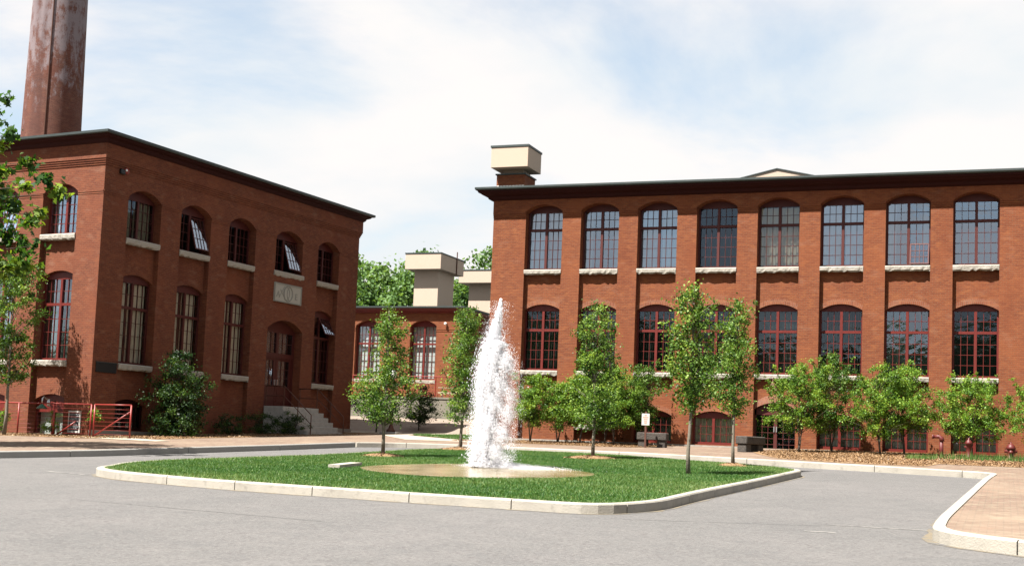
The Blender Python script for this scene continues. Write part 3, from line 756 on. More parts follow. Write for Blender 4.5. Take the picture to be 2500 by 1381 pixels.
for s_, ch in ((11.25, 'A'), (12.68, 'E')):
    cu = bpy.data.curves.new('lettering', 'FONT'); cu.body = ch; cu.size = .42; cu.extrude = .012
    ct = bpy.data.objects.new('tmp', cu); me = bpy.data.meshes.new_from_object(ct); bpy.data.objects.remove(ct); me.materials.clear(); me.materials.append(CARVE)
    o = bpy.data.objects.new('lettering', me); link(o, pb_); o.location = (.055, s_, 8.22); o.rotation_euler = (math.pi / 2, 0, math.pi / 2)

# granite steps and pipe rails at the entrance
st = empty('entrance_steps', (LX, LY, 0), LR, 'granite steps with landing leading to the door of the shaded mill', 'steps')
gzl = lambda s, n: gz(LX + n * math.cos(LR) - s * math.sin(LR), LY + n * math.sin(LR) + s * math.cos(LR))
m_ = MB(PD); m_.box(10.75, 13.55, .06, 1.15, 1.4, 3.13); m_.build('landing', STEP, st, bevel=.015)
for k in range(6):
    z1 = 3.13 - .215 * (k + 1); m_ = MB(PD); m_.box(10.75 + .0, 13.55, 1.15 + .28 * k + .004, 1.15 + .28 * (k + 1) + (.02), 1.4, z1); m_.build('step', STEP, st, bevel=.012)
for s_, lab in ((10.85, 'near rusty brown pipe handrail on the entrance steps of the shaded mill'), (13.45, 'far rusty brown pipe handrail on the entrance steps of the shaded mill')):
    hr = empty('handrail', (LX, LY, 0), LR, lab, 'handrail', 'handrails on the entrance steps')
    e_n, e_z = 2.65, 1.95
    m_ = MB(); m_.path([PD(s_, .05, 4.05), PD(s_, 1.1, 4.05), PD(s_, e_n, e_z + .82), PD(s_, e_n, e_z + .1)], .024)
    m_.build('rail', BRONZE, hr, True)
    m_ = MB(); m_.path([PD(s_, .05, 3.6), PD(s_, 1.1, 3.6), PD(s_, e_n - .02, e_z + .42)], .018); m_.build('lower_rail', BRONZE, hr, True)
    for n_, z0, z1 in ((.1, 3.1, 4.05), (1.1, 3.1, 4.05), (1.9, 2.3, 3.4), (e_n, 1.75, 2.75)):
        m_ = MB(); m_.tube(PD(s_, n_, z0), PD(s_, n_, z1), .022); m_.build('post', BRONZE, hr)

# wall fittings on the left mill
o = empty('wall_plaque', (LX, LY, 0), LR, 'black rectangular plaque on the shaded brick near the mill corner', 'plaque')
m_ = MB(PD); m_.box(.18, 1.28, .005, .05, 3.95, 4.33); m_.build('plate', BLACK, o, bevel=.01)
m_ = MB(PD); m_.box(.16, 1.30, .005, .06, 4.33, 4.36); m_.build('rim', GUTTER, o)
o = empty('fire_alarm', (LX, LY, 0), LR, 'dark fire alarm horn with red and white lens high on the shaded wall', 'fire alarm')
m_ = MB(PD); m_.box(.75, 1.0, .005, .12, 11.82, 12.02); m_.build('housing', BLACK, o, bevel=.02)
m_ = MB(); m_.tube(PD(1.07, .01, 11.98), PD(1.07, .12, 11.98), .12, seg=16); m_.build('bell', PIPE, o, True)
m_ = MB(); m_.tube(PD(1.03, .12, 12.0), PD(1.03, .14, 12.0), .05, seg=12); m_.build('lens', WHITE, o, True)
o = empty('notice_board', (LX, LY, 0), LR, 'white framed notice board with black face on the sunlit brick by the gate', 'notice board')
m_ = MB(PF); m_.box(.37, 1.0, .01, .05, 1.58, 2.42); m_.build('frame', PANEL, o)
m_ = MB(PF); m_.box(.44, .94, .05, .056, 1.66, 2.36); fo = m_.build('face', BLACK, o)
m_ = MB(PF); r_ = random.Random(4)
for i in range(9):
    z = 2.29 - i * .068; a = .9 - r_.uniform(0, .05); b = .5 + r_.uniform(0, .12); x = a
    while x > b: L_ = r_.uniform(.03, .09); m_.box(x - L_, x, .056, .058, z - .016, z + .016); x -= L_ + .02
m_.build('lettering', mat('chalk_lettering', (.30, .30, .31), .8), fo)
o = empty('wall_lamp', (LX, LY, 0), LR, 'green enamel shade lamp with silver neck above the basement doors', 'lamp')
m_ = MB(); c_ = PF(1.95, .5, 2.45); m_.lathe(c_, [(.21, 0), (.19, .05), (.1, .13), (.05, .18)], 18); m_.build('shade', GREEN, o, True)
m_ = MB(); m_.path([PF(1.95, .5, 2.62), PF(1.95, .5, 2.85), PF(1.95, .42, 2.92), PF(1.95, .3, 2.85), PF(1.95, -.2, 2.75)], .03); m_.build('neck', SILVER, o, True)
m_ = MB(); m_.lathe(PF(1.66, .45, 2.55), [(.04, 0), (.08, .06), (.06, .22), (.03, .28)], 12); m_.build('sensor', SILVER, o, True)

# red pipe fence with gate
fz = lambda s, n: gzl(-n, 0)


def fence_panel(s0, s1, brace, label, name, cat):
    o = empty(name, (LX, LY, 0), LR, label, cat); yy = -.85
    def Z(s): return gz(LX + s, LY + yy) + .17
    m_ = MB()
    m_.path([(s0, yy, Z(s0) + 1.22), (s1, yy, Z(s1) + 1.22)], .028); m_.build('top_rail', PIPE, o, True)
    m_ = MB()
    for i in range(7): h = .12 + i * .155; m_.tube((s0, yy, Z(s0) + h), (s1, yy, Z(s1) + h), .0065, seg=6)
    m_.build('bars', PIPE, o, True)
    k = max(1, round((s1 - s0) / 2.0))
    for i in range(k + 1):
        x = s0 + (s1 - s0) * i / k; m_ = MB(); m_.tube((x, yy, Z(x) - .1), (x, yy, Z(x) + 1.22), .032); m_.build('post', PIPE, o, True)
    if brace:
        m_ = MB(); m_.tube((brace[0], yy + .03, Z(brace[0]) + .06), (brace[1], yy + .03, Z(brace[1]) + brace[2]), .03); m_.build('brace', PIPE, o, True)


fence_panel(-8.4, .95, (-.75, .15, .55), 'long red pipe fence with thin bars before the sunlit mill corner', 'pipe_fence', 'fence')
fence_panel(1.12, 2.9, (1.15, 2.86, .98), 'red pipe gate with a diagonal brace at the mill corner', 'pipe_gate', 'gate')

# ================================================================== middle mill, terrace and towers
MX, MY = -30.85, 72.3
mm = empty('brick_mill', (MX, MY, 0), 0, 'low red brick mill wing set back between the two larger mills', 'mill building')
PM = lambda s, n, z: (-s, -n, z)
mbays = [{'s': (1.55 + 3.75 * k, 3.3 + 3.75 * k), 'op': [(5.55, 8.85, .33)]} for k in range(3)]
w = MB(PM); facade(w, 0, 14, 2.0, 9.75, mbays, 0.0)
w3 = MB(); w3.box(-.6, 0, .6, 22, 2, 9.75); w3.box(-14, -.6, 21.4, 22, 2, 9.75); w3.box(-14, -13.4, .6, 21.4, 2, 9.75); w.add(w3.v, w3.f)
for i, b in enumerate(mbays + [{'s': (14, 14)}]):
    a = 0 if i == 0 else mbays[i - 1]['s'][1]
    for q, o_ in enumerate((.02, .04)): w.add(*(lambda t: (t.v, t.f))((lambda t: (t.box(a, b['s'][0], 0, o_, 8.5 + q * .12, 8.62 + q * .12), t)[1])(MB(PM))))
w.build('wall', BRICK, mm)
cn = MB(); ring(cn, -14, 0, 0, 22, [(.02, 9.62), (.12, 9.64), (.14, 9.72), (.3, 9.76), (.36, 9.9)], False); cn.build('cornice', RED, mm)
gt = MB(); ring(gt, -14, 0, 0, 22, [(.3, 9.895), (.4, 9.9), (.43, 9.93), (.43, 10.02), (.3, 10.03), (-1, 10.1)]); gt.build('roof', GUTTER, mm)
rooms(mm, PM, .7, 13.3, [2.0, 5.0, 9.5])
for k, b in enumerate(mbays):
    window(PM, mm, b['s'][0], b['s'][1], 5.55, 8.85, .33, -.25, 7.75, cols=3, rup=2, rlow=3, sill=(b['s'][0] - .05, b['s'][1] + .05, .05, .22), inside='white', seed=200 + k, glass=GLASS, zglass=8.82)


def tower(x0, x1, y0, y1, z0, zc, zt, ov, ovs, label, pipe=False):
    o = empty('stucco_tower', ((x0 + x1) / 2, (y0 + y1) / 2, z0), 0, label, 'vent tower', 'beige vent towers behind the low wing')
    cx, cy = (x0 + x1) / 2, (y0 + y1) / 2
    m_ = MB(); m_.box(x0 - cx, x1 - cx, y0 - cy, y1 - cy, 0, zc - z0); m_.build('shaft', STUCCO, o)
    X0, X1, Y0, Y1 = x0 - ovs - cx, x1 + ovs - cx, y0 - ov - cy, y1 + ov - cy
    m_ = MB(); m_.box(X0, X1, Y0, Y1, zc - z0, zt - z0 - .08); m_.build('hood', STUCCO, o, bevel=.01)
    m_ = MB(); m_.box(X0 - .03, X1 + .03, Y0 - .03, Y1 + .03, zt - z0 - .08, zt - z0); m_.build('cap', GUTTER, o)
    if pipe:
        m_ = MB(); m_.tube((X1 + .04, Y1 - 1.3, zc - z0 - .1), (X1 + .04, Y1 - 1.3, zt - z0 + .4), .04); m_.build('pipe', BRONZE, o)


tower(-37.05, -35.3, 78.7, 81.3, 9.9, 13.2, 14.3, .65, .42, 'nearer beige vent tower with wide boxy hood behind the low wing', True)
tower(-36.0, -34.1, 85.7, 88.2, 9.5, 13.2, 14.15, .65, .55, 'farther beige vent tower partly hidden by the long mill', False)
o = empty('wall_lamp', (MX - .9, MY - .02, 8.95), 0, 'tiny white floodlight under the eave of the low wing', 'lamp')
m_ = MB(); m_.lathe((0, -.14, -.06), [(.03, 0), (.09, .03), (.09, .12), (.04, .16)], 10); m_.build('head', WHITE, o, True)
m_ = MB(); m_.box(-.04, .04, -.1, 0, .0, .08); m_.build('bracket', BLACK, o)

rw = empty('retaining_wall', (-31, 66.8, 0), 0, 'long tan concrete retaining wall below the low wing', 'wall')
m_ = MB(); m_.box(-9, 9.2, 0, .35, 1.9, 4.2); m_.build('face', CONC, rw)
m_ = MB(); m_.box(-9.05, 9.2, -.04, .4, 4.2, 4.3); m_.build('coping', CONC, rw)
sheet_t = MB(); sheet_t.box(-40, -21.8, 67.16, 72.28, 3.9, 4.18); o = sheet_t.build('terrace', PATHM); tag(o, 'paved terrace in front of the low wing', None, None, 'structure')
rl = empty('terrace_railing', (-31, 66.9, 4.3), 0, 'thin red railing on top of the retaining wall', 'railing')
for i in range(13):
    m_ = MB(); m_.tube((-8 + i * 1.3, 0.05, 0), (-8 + i * 1.3, .05, 1.15), .03, seg=6); m_.build('post', PIPE, rl)
m_ = MB()
for i in range(6): m_.tube((-8, .05, .15 + i * .2), (7.6, .05, .15 + i * .2), .010 if i < 5 else .026, seg=6)
m_.build('rails', PIPE, rl)
pt = empty('picnic_table', (-29.6, 68.6, 4.18), .4, 'pale wooden picnic table on the terrace behind the railing', 'picnic table')
m_ = MB(); m_.box(-.8, .8, -.35, .35, .7, .75); m_.build('table_top', WOOD, pt)
for yy in (-.65, .65): m_ = MB(); m_.box(-.8, .8, yy - .13, yy + .13, .42, .46); m_.build('bench_seat', WOOD, pt)
for xx in (-.55, .55):
    m_ = MB(); m_.tube((xx, -.6, 0), (xx, -.15, .7), .04); m_.tube((xx, .6, 0), (xx, .15, .7), .04); m_.box(xx - .03, xx + .03, -.75, .75, .36, .42); m_.build('leg', WOOD, pt)

# chimney
ch = empty('chimney_stack', (-57.0, 65.9, 2.4), 0, 'tall round brick chimney stack with white lime stains rising behind the brown mill', 'chimney')
def chimney_mat():
    M = brick_mat('brick_stained_chimney', (.155, .052, .036), (.10, .032, .024), (.16, .10, .08), wear=.2, dark=.7, round_r=1.8); t = M.node_tree; n = t.nodes.new; l = t.links.new
    b = t.nodes['Principled BSDF']; src = b.inputs['Base Color'].links[0].from_socket
    tc = n('ShaderNodeTexCoord'); sp = n('ShaderNodeSeparateXYZ'); l(tc.outputs['Object'], sp.inputs[0])
    mpn = n('ShaderNodeMapping'); mpn.inputs['Scale'].default_value = (1.6, 1.6, .8); l(tc.outputs['Object'], mpn.inputs[0])
    nn = n('ShaderNodeTexNoise'); nn.inputs['Scale'].default_value = 1.1; nn.inputs['Detail'].default_value = 12; nn.inputs['Roughness'].default_value = .78; l(mpn.outputs[0], nn.inputs['Vector'])
    hz = n('ShaderNodeMapRange'); hz.inputs[1].default_value = 16; hz.inputs[2].default_value = 25; hz.inputs[3].default_value = -.10; hz.inputs[4].default_value = .16; l(sp.outputs[2], hz.inputs[0])
    ad = n('ShaderNodeMath'); ad.operation = 'ADD'; l(nn.outputs['Fac'], ad.inputs[0]); l(hz.outputs[0], ad.inputs[1])
    mr = n('ShaderNodeMapRange'); mr.inputs[1].default_value = .55; mr.inputs[2].default_value = .66; mr.inputs[4].default_value = .6; l(ad.outputs[0], mr.inputs[0])
    mx = n('ShaderNodeMix'); mx.data_type = 'RGBA'; l(mr.outputs[0], mx.inputs[0]); l(src, mx.inputs[6]); mx.inputs[7].default_value = (.20, .185, .205, 1)
    # sooty streak down one side
    nn2 = n('ShaderNodeTexNoise'); nn2.inputs['Scale'].default_value = .9; mp2 = n('ShaderNodeMapping'); mp2.inputs['Scale'].default_value = (1, 1, .08); l(tc.outputs['Object'], mp2.inputs[0]); l(mp2.outputs[0], nn2.inputs['Vector'])
    mr2 = n('ShaderNodeMapRange'); mr2.inputs[1].default_value = .5; mr2.inputs[2].default_value = .62; mr2.inputs[4].default_value = .45; l(nn2.outputs['Fac'], mr2.inputs[0])
    mx2 = n('ShaderNodeMix'); mx2.data_type = 'RGBA'; l(mr2.outputs[0], mx2.inputs[0]); l(mx.outputs[2], mx2.inputs[6]); mx2.inputs[7].default_value = (.04, .018, .016, 1)
    l(mx2.outputs[2], b.inputs['Base Color']); return M
# angular brick mapping is not needed: courses read, bonds blur at this distance
m_ = MB(); hts = [0, 6, 12, 18, 22, 26, 30, 33, 34.2, 34.6, 35.6]; rad = [2.11, 2.01, 1.91, 1.81, 1.745, 1.68, 1.61, 1.56, 1.7, 1.86, 1.86]
m_.lathe((0, 0, 0), list(zip(rad, hts)), 56); m_.build('shaft', chimney_mat(), ch, True)
m_ = MB(); a_ = math.radians(-62)
m_.path([(math.cos(a_) * (r + .05), math.sin(a_) * (r + .05), h) for r, h in zip(rad[:8], hts[:8])], .035, 6); m_.build('conductor', BRONZE, ch)

# ------------------------------------------------------------------ foliage


def leaves(C, n_each, sig, size, rs, shape='quad', up=.35):
    C = np.asarray(C, float); n_each = np.asarray(n_each); idx = np.repeat(np.arange(len(C)), n_each); n = len(idx)
    d = rs.normal(size=(n, 3)); r = np.abs(rs.normal(size=n)) * .55 + .45 * rs.uniform(size=n)
    d /= np.linalg.norm(d, axis=1, keepdims=True); sg = np.asarray(sig)[idx]
    off = d * r[:, None] * sg[:, None] * 1.35; off[:, 2] *= .75
    p = C[idx] + off
    nrm = rs.normal(size=(n, 3)) * .75 + d * .35; nrm[:, 2] += up; nrm /= np.linalg.norm(nrm, axis=1, keepdims=True)
    t = np.cross(nrm, rs.normal(size=(n, 3))); t /= np.linalg.norm(t, axis=1, keepdims=True) + 1e-9; b = np.cross(nrm, t)
    s = size * rs.uniform(.65, 1.3, size=n)
    if shape == 'quad': prof = [(-.5, 0), (0, -.34), (.5, 0), (0, .34)]
    else: prof = [(-.5, 0), (-.35, -.5), (-.05, -.3), (.12, -.62), (.2, -.2), (.62, 0), (.2, .2), (.12, .62), (-.05, .3), (-.35, .5)]
    k = len(prof); V = np.empty((n, k, 3))
    for i, (a, c) in enumerate(prof):
        V[:, i] = p + t * (a * s)[:, None] + b * (c * s)[:, None] - nrm * (abs(c) * s * .25)[:, None]
    F_ = np.arange(n * k).reshape(n, k)
    cl = rs.normal(size=len(C)) * .2
    tint = np.clip(.42 + cl[idx] + rs.normal(size=n) * .16 + .12 * nrm[:, 2], 0, 1)
    return V.reshape(-1, 3), F_, tint


def tree(name, x, y, z0, H, cz, prof, label, seed, nclus=90, nleaf=45, size=.1, trunk=.06, mat_=None, bark=None, lean=(0, 0), group=None, cat='tree', shape='quad', sig=.2,
         multi=1, limb=.5, limbs=True, holes=None, spikes=0, wide=1, dens=1.6):
    rs = np.random.RandomState(seed); root = empty(name, (x, y, z0), 0, label, cat, group)
    T = np.array([p[0] for p in prof]); R = np.array([p[1] for p in prof]); hh = H - cz
    C = []
    R = R * wide
    tries = 0
    while len(C) < nclus and tries < 20000:
        tries += 1
        t = rs.uniform(0, 1); rr = np.interp(t, T, R)
        if rs.uniform() > (rr / R.max()) ** 1.3 + .06: continue
        a = rs.uniform(0, 2 * math.pi); q = rs.uniform() ** .55 * rr
        # lumpy outline
        q *= 1 + .30 * math.sin(3 * a + seed + t * 11) + .18 * math.sin(5 * a + 2 * seed - t * 17)
        if math.sin(2 * a + seed * 1.7 + t * 14) + math.sin(4 * a - t * 23 + seed) > 1.15: continue
        c = np.array([q * math.cos(a) + lean[0] * t, q * math.sin(a) + lean[1] * t, cz + t * hh])
        if holes is not None and any(np.linalg.norm(c - h[0]) < h[1] for h in holes): continue
        C.append(c)
    for _ in range(spikes):
        a = rs.uniform(0, 6.28); t = rs.uniform(.35, .8); rr = np.interp(t, T, R) * rs.uniform(.4, .95); L_ = rs.uniform(.35, .75)
        for q in range(5): C.append(np.array([(rr + .14 * q * L_) * math.cos(a) + lean[0] * t, (rr + .14 * q * L_) * math.sin(a), min(cz + t * hh + q * L_ * .26, H * 1.06)]))
    C = np.array(C); sg = sig * rs.uniform(.5, 1.3, len(C))
    if spikes: sg[-5 * spikes:] *= .55
    nn = (dens * nleaf * rs.uniform(.5, 1.5, len(C)) * (sg / sig) ** 1.3).astype(int)
    V_, F_, ti = leaves(C, nn, sg, size * .8, rs, shape)
    np_obj('crown', V_, F_, mat_ or LEAF, root, ti)
    m_ = MB()
    for k in range(multi):
        a = rs.uniform(0, 6.28); sp_ = .0 if multi == 1 else .35
        pts = []; rr = []
        top = H * .93 if multi == 1 else cz + hh * .6
        for i in range(9):
            t = i / 8; wob = .03 * H / 5
            tt = max(0, (t * top - cz) / hh)
            pts.append((lean[0] * tt + sp_ * math.cos(a) * t + rs.uniform(-wob, wob) * (t > 0), lean[1] * tt + sp_ * math.sin(a) * t + rs.uniform(-wob, wob) * (t > 0), t * top - (.06 if i == 0 else 0)))
            rr.append(trunk * (1.25 if i == 0 else 1) * (1 - t * .82))
        m_.path(pts, rr, 8)
    if limbs:
        P_ = np.array(pts)
        for c in C[::max(1, int(len(C) / 46))]:
            zt = max(cz * .92, c[2] - limb * (.4 + np.hypot(c[0], c[1]))); zt = min(zt, top * .98)
            b = np.array([np.interp(zt, P_[:, 2], P_[:, 0]), np.interp(zt, P_[:, 2], P_[:, 1]), zt])
            mid = (b + c) / 2 + np.array([0, 0, .08]); m_.path([b, mid, c], [trunk * .28, trunk * .17, .004], 5)
    m_.build('trunk', bark or BARK, root, True, recalc=False)
    return root


G = .15
TG = 'young trees planted on the grass island'


def chips(x, y, r, label, seed):
    rs = np.random.RandomState(seed); m_ = MB(); n = 20; z = gz(x, y) + .15
    m_.lathe((x, y, z), [(r * 1.0, -.02), (r * .9, .03), (r * .6, .075), (r * .2, .1), (.02, .1)], n)
    for i, v in enumerate(m_.v): m_.v[i] = (v[0] + rs.uniform(-.06, .06) * r, v[1] + rs.uniform(-.06, .06) * r, v[2] + rs.uniform(-.012, .012) + .0356 * (v[1] - y))
    o = m_.build('mulch_ring', MULCH)
    k_ = int(900 * r * r); a_ = rs.uniform(0, 6.28, k_); q_ = np.sqrt(rs.uniform(0, 1, k_)) * r * 1.08
    C_ = np.c_[x + q_ * np.cos(a_), y + q_ * np.sin(a_), z + .10 * (1 - q_ / r).clip(0, 1) + .03 + .0356 * q_ * np.sin(a_)]
    V_, F_, ti = leaves(C_, np.ones(k_, int), np.full(k_, .01), .06, rs, 'quad', 1.2); np_obj('chips', V_, F_, CHIP, o, np.clip(rs.normal(.45, .22, k_), 0, 1))['kind'] = 'stuff'
    tag(o, label, 'mulch', 'wood chip rings under the island trees')


tree('young_tree', -16.72, 33.95, gz(-16.72, 33.95) + G, 4.55, .95, [(0, .55), (.12, 1.1), (.3, 1.15), (.42, .75), (.6, .5), (.8, .42), (1, .12)], 'young tree with broad lower boughs nearest the shaded mill, leftmost on the island', 11, 170, 52, .085, .055, group=TG, spikes=5, wide=.8, dens=1.15, mat_=LEAFI)
tree('young_tree', -17.3, 41.05, gz(-17.3, 41.05) + G, 4.95, 1.0, [(0, .6), (.15, .85), (.4, .8), (.6, .68), (.8, .62), (.95, .4), (1, .1)], 'young tree close behind the left edge of the fountain jet', 12, 180, 52, .09, .06, group=TG, spikes=5, wide=.8, dens=1.15, mat_=LEAFI)
tree('young_tree', -11.66, 37.98, gz(-11.66, 37.98) + G, 4.7, .95, [(0, .6), (.14, 1.0), (.3, .95), (.42, .65), (.6, .72), (.8, .62), (.92, .4), (1, .12)], 'young tree just right of the fountain, in front of the second window column', 13, 190, 52, .088, .055, group=TG, spikes=5, wide=.8, dens=1.15, mat_=LEAFI)
tree('young_tree', -7.09, 30.94, gz(-7.09, 30.94) + G, 4.55, 1.45, [(0, .4), (.12, .6), (.35, .75), (.5, .62), (.7, .5), (.88, .5), (1, .15)], 'tallest young tree on the island, its pale trunk standing bare in the grass', 14, 160, 52, .085, .05, group=TG, spikes=5, wide=.8, dens=1.15, mat_=LEAFI)
tree('young_tree', -7.05, 36.24, gz(-7.05, 36.24) + G, 4.65, 1.45, [(0, .35), (.15, .6), (.4, .7), (.55, .62), (.72, .45), (.9, .3), (1, .1)], 'slim young tree at the right end of the island', 15, 130, 50, .088, .048, group=TG, spikes=5, wide=.8, dens=1.15, mat_=LEAFI)
chips(-16.72, 33.95, .62, 'ring of wood chips under the leftmost island tree', 1)
chips(-17.3, 41.05, .75, 'ring of wood chips under the tree behind the jet', 2)
chips(-11.66, 37.98, .8, 'ring of wood chips under the tree right of the jet', 3)
chips(-7.05, 36.24, .45, 'small ring of wood chips under the right end island tree', 4)

# small spreading trees along the sunny wall
SG = 'small spreading trees along the sunny mill wall'
small = [(-18.75, 52.0, 2.75, .85, .75, 'pale green small tree at the foot of the sunny wall, just right of the jet'),
         (-17.65, 52.4, 2.6, .8, .85, 'sparse small tree second along the sunny wall from the jet'),
         (-16.75, 52.6, 2.9, .9, .6, 'small tree with a thin bare stem left of the island tree trunk'),
         (-15.75, 52.9, 3.0, .9, .8, 'small tree hidden behind the island tree right of the jet'),
         (-14.95, 51.6, 3.15, .85, 1.0, 'bright small tree before the stone bench and white sign'),
         (-14.15, 52.7, 3.3, .85, .85, 'small tree behind the white sign at the basement window'),
         (-7.39, 50.9, 3.35, .95, 1.15, 'light green small tree right beside the dark double door'),
         (-6.3, 52.2, 3.75, .95, 1.25, 'darker tall small tree second right of the double door'),
         (-4.35, 50.9, 3.35, .9, 1.15, 'full round small tree left of the red standpipe, the left of two touching'),
         (-3.55, 51.7, 3.5, .9, 1.1, 'full round small tree left of the red standpipe, the right of two touching'),
         (-1.15, 51.9, 3.0, .75, 1.35, 'wide vase shaped small tree behind the slim red pipe hydrant'),
         (1.35, 51.0, 3.1, .8, 1.35, 'small tree at the far right edge cut by the frame')]
for i, (x, y, H, cz, R_, lab) in enumerate(small):
    tree('small_tree', x, y, gz(x, y) + .18, H, cz * .82, [(0, R_ * .55), (.18, R_ * .95), (.4, R_), (.65, R_ * .82), (.85, R_ * .5), (1, R_ * .15)], lab, 30 + i, int(62 + 75 * R_), 44, .085, .035, LEAFL if i not in (3, 5, 7) else LEAF, BARKD, group=SG, multi=2, sig=.18, limb=.7, spikes=11, dens=2.3)

# shrubs by the shaded wall
x, y = LX + 1.95, LY + 3.1
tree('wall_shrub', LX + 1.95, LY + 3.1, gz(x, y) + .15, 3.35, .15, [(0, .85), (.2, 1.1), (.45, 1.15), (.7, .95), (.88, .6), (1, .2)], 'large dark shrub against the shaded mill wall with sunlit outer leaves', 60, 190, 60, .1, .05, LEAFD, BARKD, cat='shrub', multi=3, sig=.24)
for i, (s_, n_, H, R_, lab) in enumerate(((7.3, .9, .9, .7, 'low dark bush beside the large shrub at the shaded wall'), (9.5, 1.0, .95, .8, 'low dark bush left of the entrance steps'), (10.4, 1.9, 1.05, .75, 'low dark bush touching the entrance steps'), (2.7, 1.4, .62, .35, 'small green bush near the gate post'))):
    cx = LX + n_ * math.cos(LR) - s_ * math.sin(LR); cy = LY + n_ * math.sin(LR) + s_ * math.cos(LR)
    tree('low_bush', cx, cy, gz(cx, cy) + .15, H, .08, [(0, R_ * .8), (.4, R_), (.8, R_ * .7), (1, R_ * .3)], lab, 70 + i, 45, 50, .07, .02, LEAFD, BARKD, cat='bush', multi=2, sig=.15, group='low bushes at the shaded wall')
for i, (x, y, H, R_, lab) in enumerate(((-30.1, 60.2, 2.6, 1.0, 'dark small tree in the gap beyond the shaded mill'), (-29.0, 63.0, 2.4, .9, 'dark small tree behind the lamp post'), (-24.6, 64.0, 3.0, 1.2, 'shady small tree at the right end of the retaining wall'), (-22.9, 58.0, 2.8, .7, 'thin young tree on the wedge of lawn'))):
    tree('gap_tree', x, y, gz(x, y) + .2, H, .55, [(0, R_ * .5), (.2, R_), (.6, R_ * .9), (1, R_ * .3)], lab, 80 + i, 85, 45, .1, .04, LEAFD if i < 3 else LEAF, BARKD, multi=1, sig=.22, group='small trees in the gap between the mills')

# trees at the left edge
tree('young_tree', -35.2, 39.3, gz(-35.2, 39.3) + .18, 6.9, 2.0, [(0, .55), (.12, .95), (.3, .8), (.45, 1.15), (.7, 1.15), (.88, .8), (1, .2)], 'slender light green tree growing through the bed behind the red fence', 90, 200, 50, .1, .065, LEAF, BARK, limb=.7)


def at(u, v, Y):
    a = (u - 1250) / F_PX; b = -(v - CY) / F_PX; d = cam_dir(a, b); return np.array([d.x * Y / d.y, Y, d.z * Y / d.y + EYE])


mx_, my_ = -29.8, 30.0; mzz = gz(mx_, my_)
mroot = empty('maple_tree', (mx_, my_, mzz), 0, 'maple whose bright lobed leaves hang in from the left edge of the view', 'tree')
rs = np.random.RandomState(5); C = []; sgs = []; mt = MB()
mt.path([(0, 0, -.1), (.05, 0, 2.6), (-.04, .05, 5.0), (.0, .1, 7.6), (.08, 0, 10.6)], [.2, .17, .13, .09, .02], 10)
# world anchor sprays on the right of the crown (measured on site), relative to the trunk
spr = [(15, 240, .10), (25, 330, .15), (8, 420, .16), (70, 398, .16), (105, 435, .18), (60, 455, .14), (140, 470, .13), (30, 500, .2), (75, 540, .2), (20, 580, .24), (60, 600, .2), (15, 650, .26), (55, 645, .2), (95, 520, .12), (5, 360, .12), (85, 600, .1), (-40, 300, .3), (-60, 450, .35), (-50, 560, .35), (-30, 640, .3)]
for u, v, sg_ in spr:
    yy = 29.6 + rs.uniform(-.7, .7); p = at(u, v, yy) - np.array([mx_, my_, mzz]); C.append(p); sgs.append(sg_ * 1.5)
    zt = p[2] - .25 + rs.uniform(-.2, .1); b = np.array([0, 0, zt]); q = b * .45 + p * .55 + np.array([0, 0, .14]); mt.path([b, q, p], [.03, .016, .005], 5)
ang = rs.uniform(0, 6.28, 90)
for a in ang:       # the rest of the crown, outside the frame
    t = rs.uniform(0, 1); r = 2.6 * math.sin(math.pi * min(1, t * .8 + .15)) * rs.uniform(.3, 1); p = np.array([r * math.cos(a), r * math.sin(a), 3.6 + t * 7.2])
    if p[0] > .9: p[0] *= -.8
    C.append(p); sgs.append(.5)
nn = np.array([int(34 * (s / .18) ** 1.5) for s in sgs]); V_, F_, ti = leaves(np.array(C), nn, np.array(sgs) * 1.1, .17, rs, 'maple', .5)
np_obj('crown', V_, F_, LEAFM, mroot, ti); mt.build('trunk', BARKD, mroot, True, recalc=False)

# plants twining in the fence
for i, (s_, lab) in enumerate(((-5.2, 'leafy climber at the left end of the red fence'), (-3.6, 'leafy climber on the red fence beside the slender tree'), (-1.2, 'leafy plant on the red fence before the white basement doors'), (.75, 'small leafy sprig where fence and gate meet'))):
    cx = LX + s_; cy = LY - .7 + .1; R_ = .3 if i < 3 else .2
    tree('climbing_plant', cx, cy, gz(cx, cy) + .16, .95 if i != 3 else 1.0, .15 if i != 3 else .6, [(0, R_), (.5, R_ * 1.1), (1, R_ * .5)], lab, 95 + i, 16, 26, .085, .012, LEAFL, BARKD, cat='plant', sig=.13, group='plants growing in the red fence')

# wood on the hill behind
rs = np.random.RandomState(8); C = []; sg = []; trunks = []
for i in range(64):
    x = rs.uniform(-105, -22); y = rs.uniform(104, 122); base = 3.7 + (y - 100) * .38 + .018 * max(0, -62 - x) * 10; H = rs.uniform(9, 12.5); Rw = rs.uniform(2.2, 3.6)
    for k in range(30):
        a = rs.uniform(0, 6.28); t = rs.uniform(.1, 1); r = Rw * math.sin(math.pi * (.15 + .8 * t)) ** .7 * rs.uniform(.35, 1)
        C.append((x + r * math.cos(a), y + r * math.sin(a), base + H * t * .92)); sg.append(rs.uniform(.6, 1.05))
V_, F_, ti = leaves(np.array(C), np.full(len(C), 75), np.array(sg), .42, rs)
o = np_obj('wood', V_, F_, LEAFH, None, ti); tag(o, 'light green wood on the hill behind the towers', 'wood', None, 'stuff')

# ------------------------------------------------------------------ grass blades


def inside(px, py, poly):
    c = np.zeros(len(px), bool); j = len(poly) - 1
    for i in range(len(poly)):
        xi, yi = poly[i]; xj, yj = poly[j]
        c ^= ((yi > py) != (yj > py)) & (px < (xj - xi) * (py - yi) / (yj - yi + 1e-12) + xi); j = i
    return c


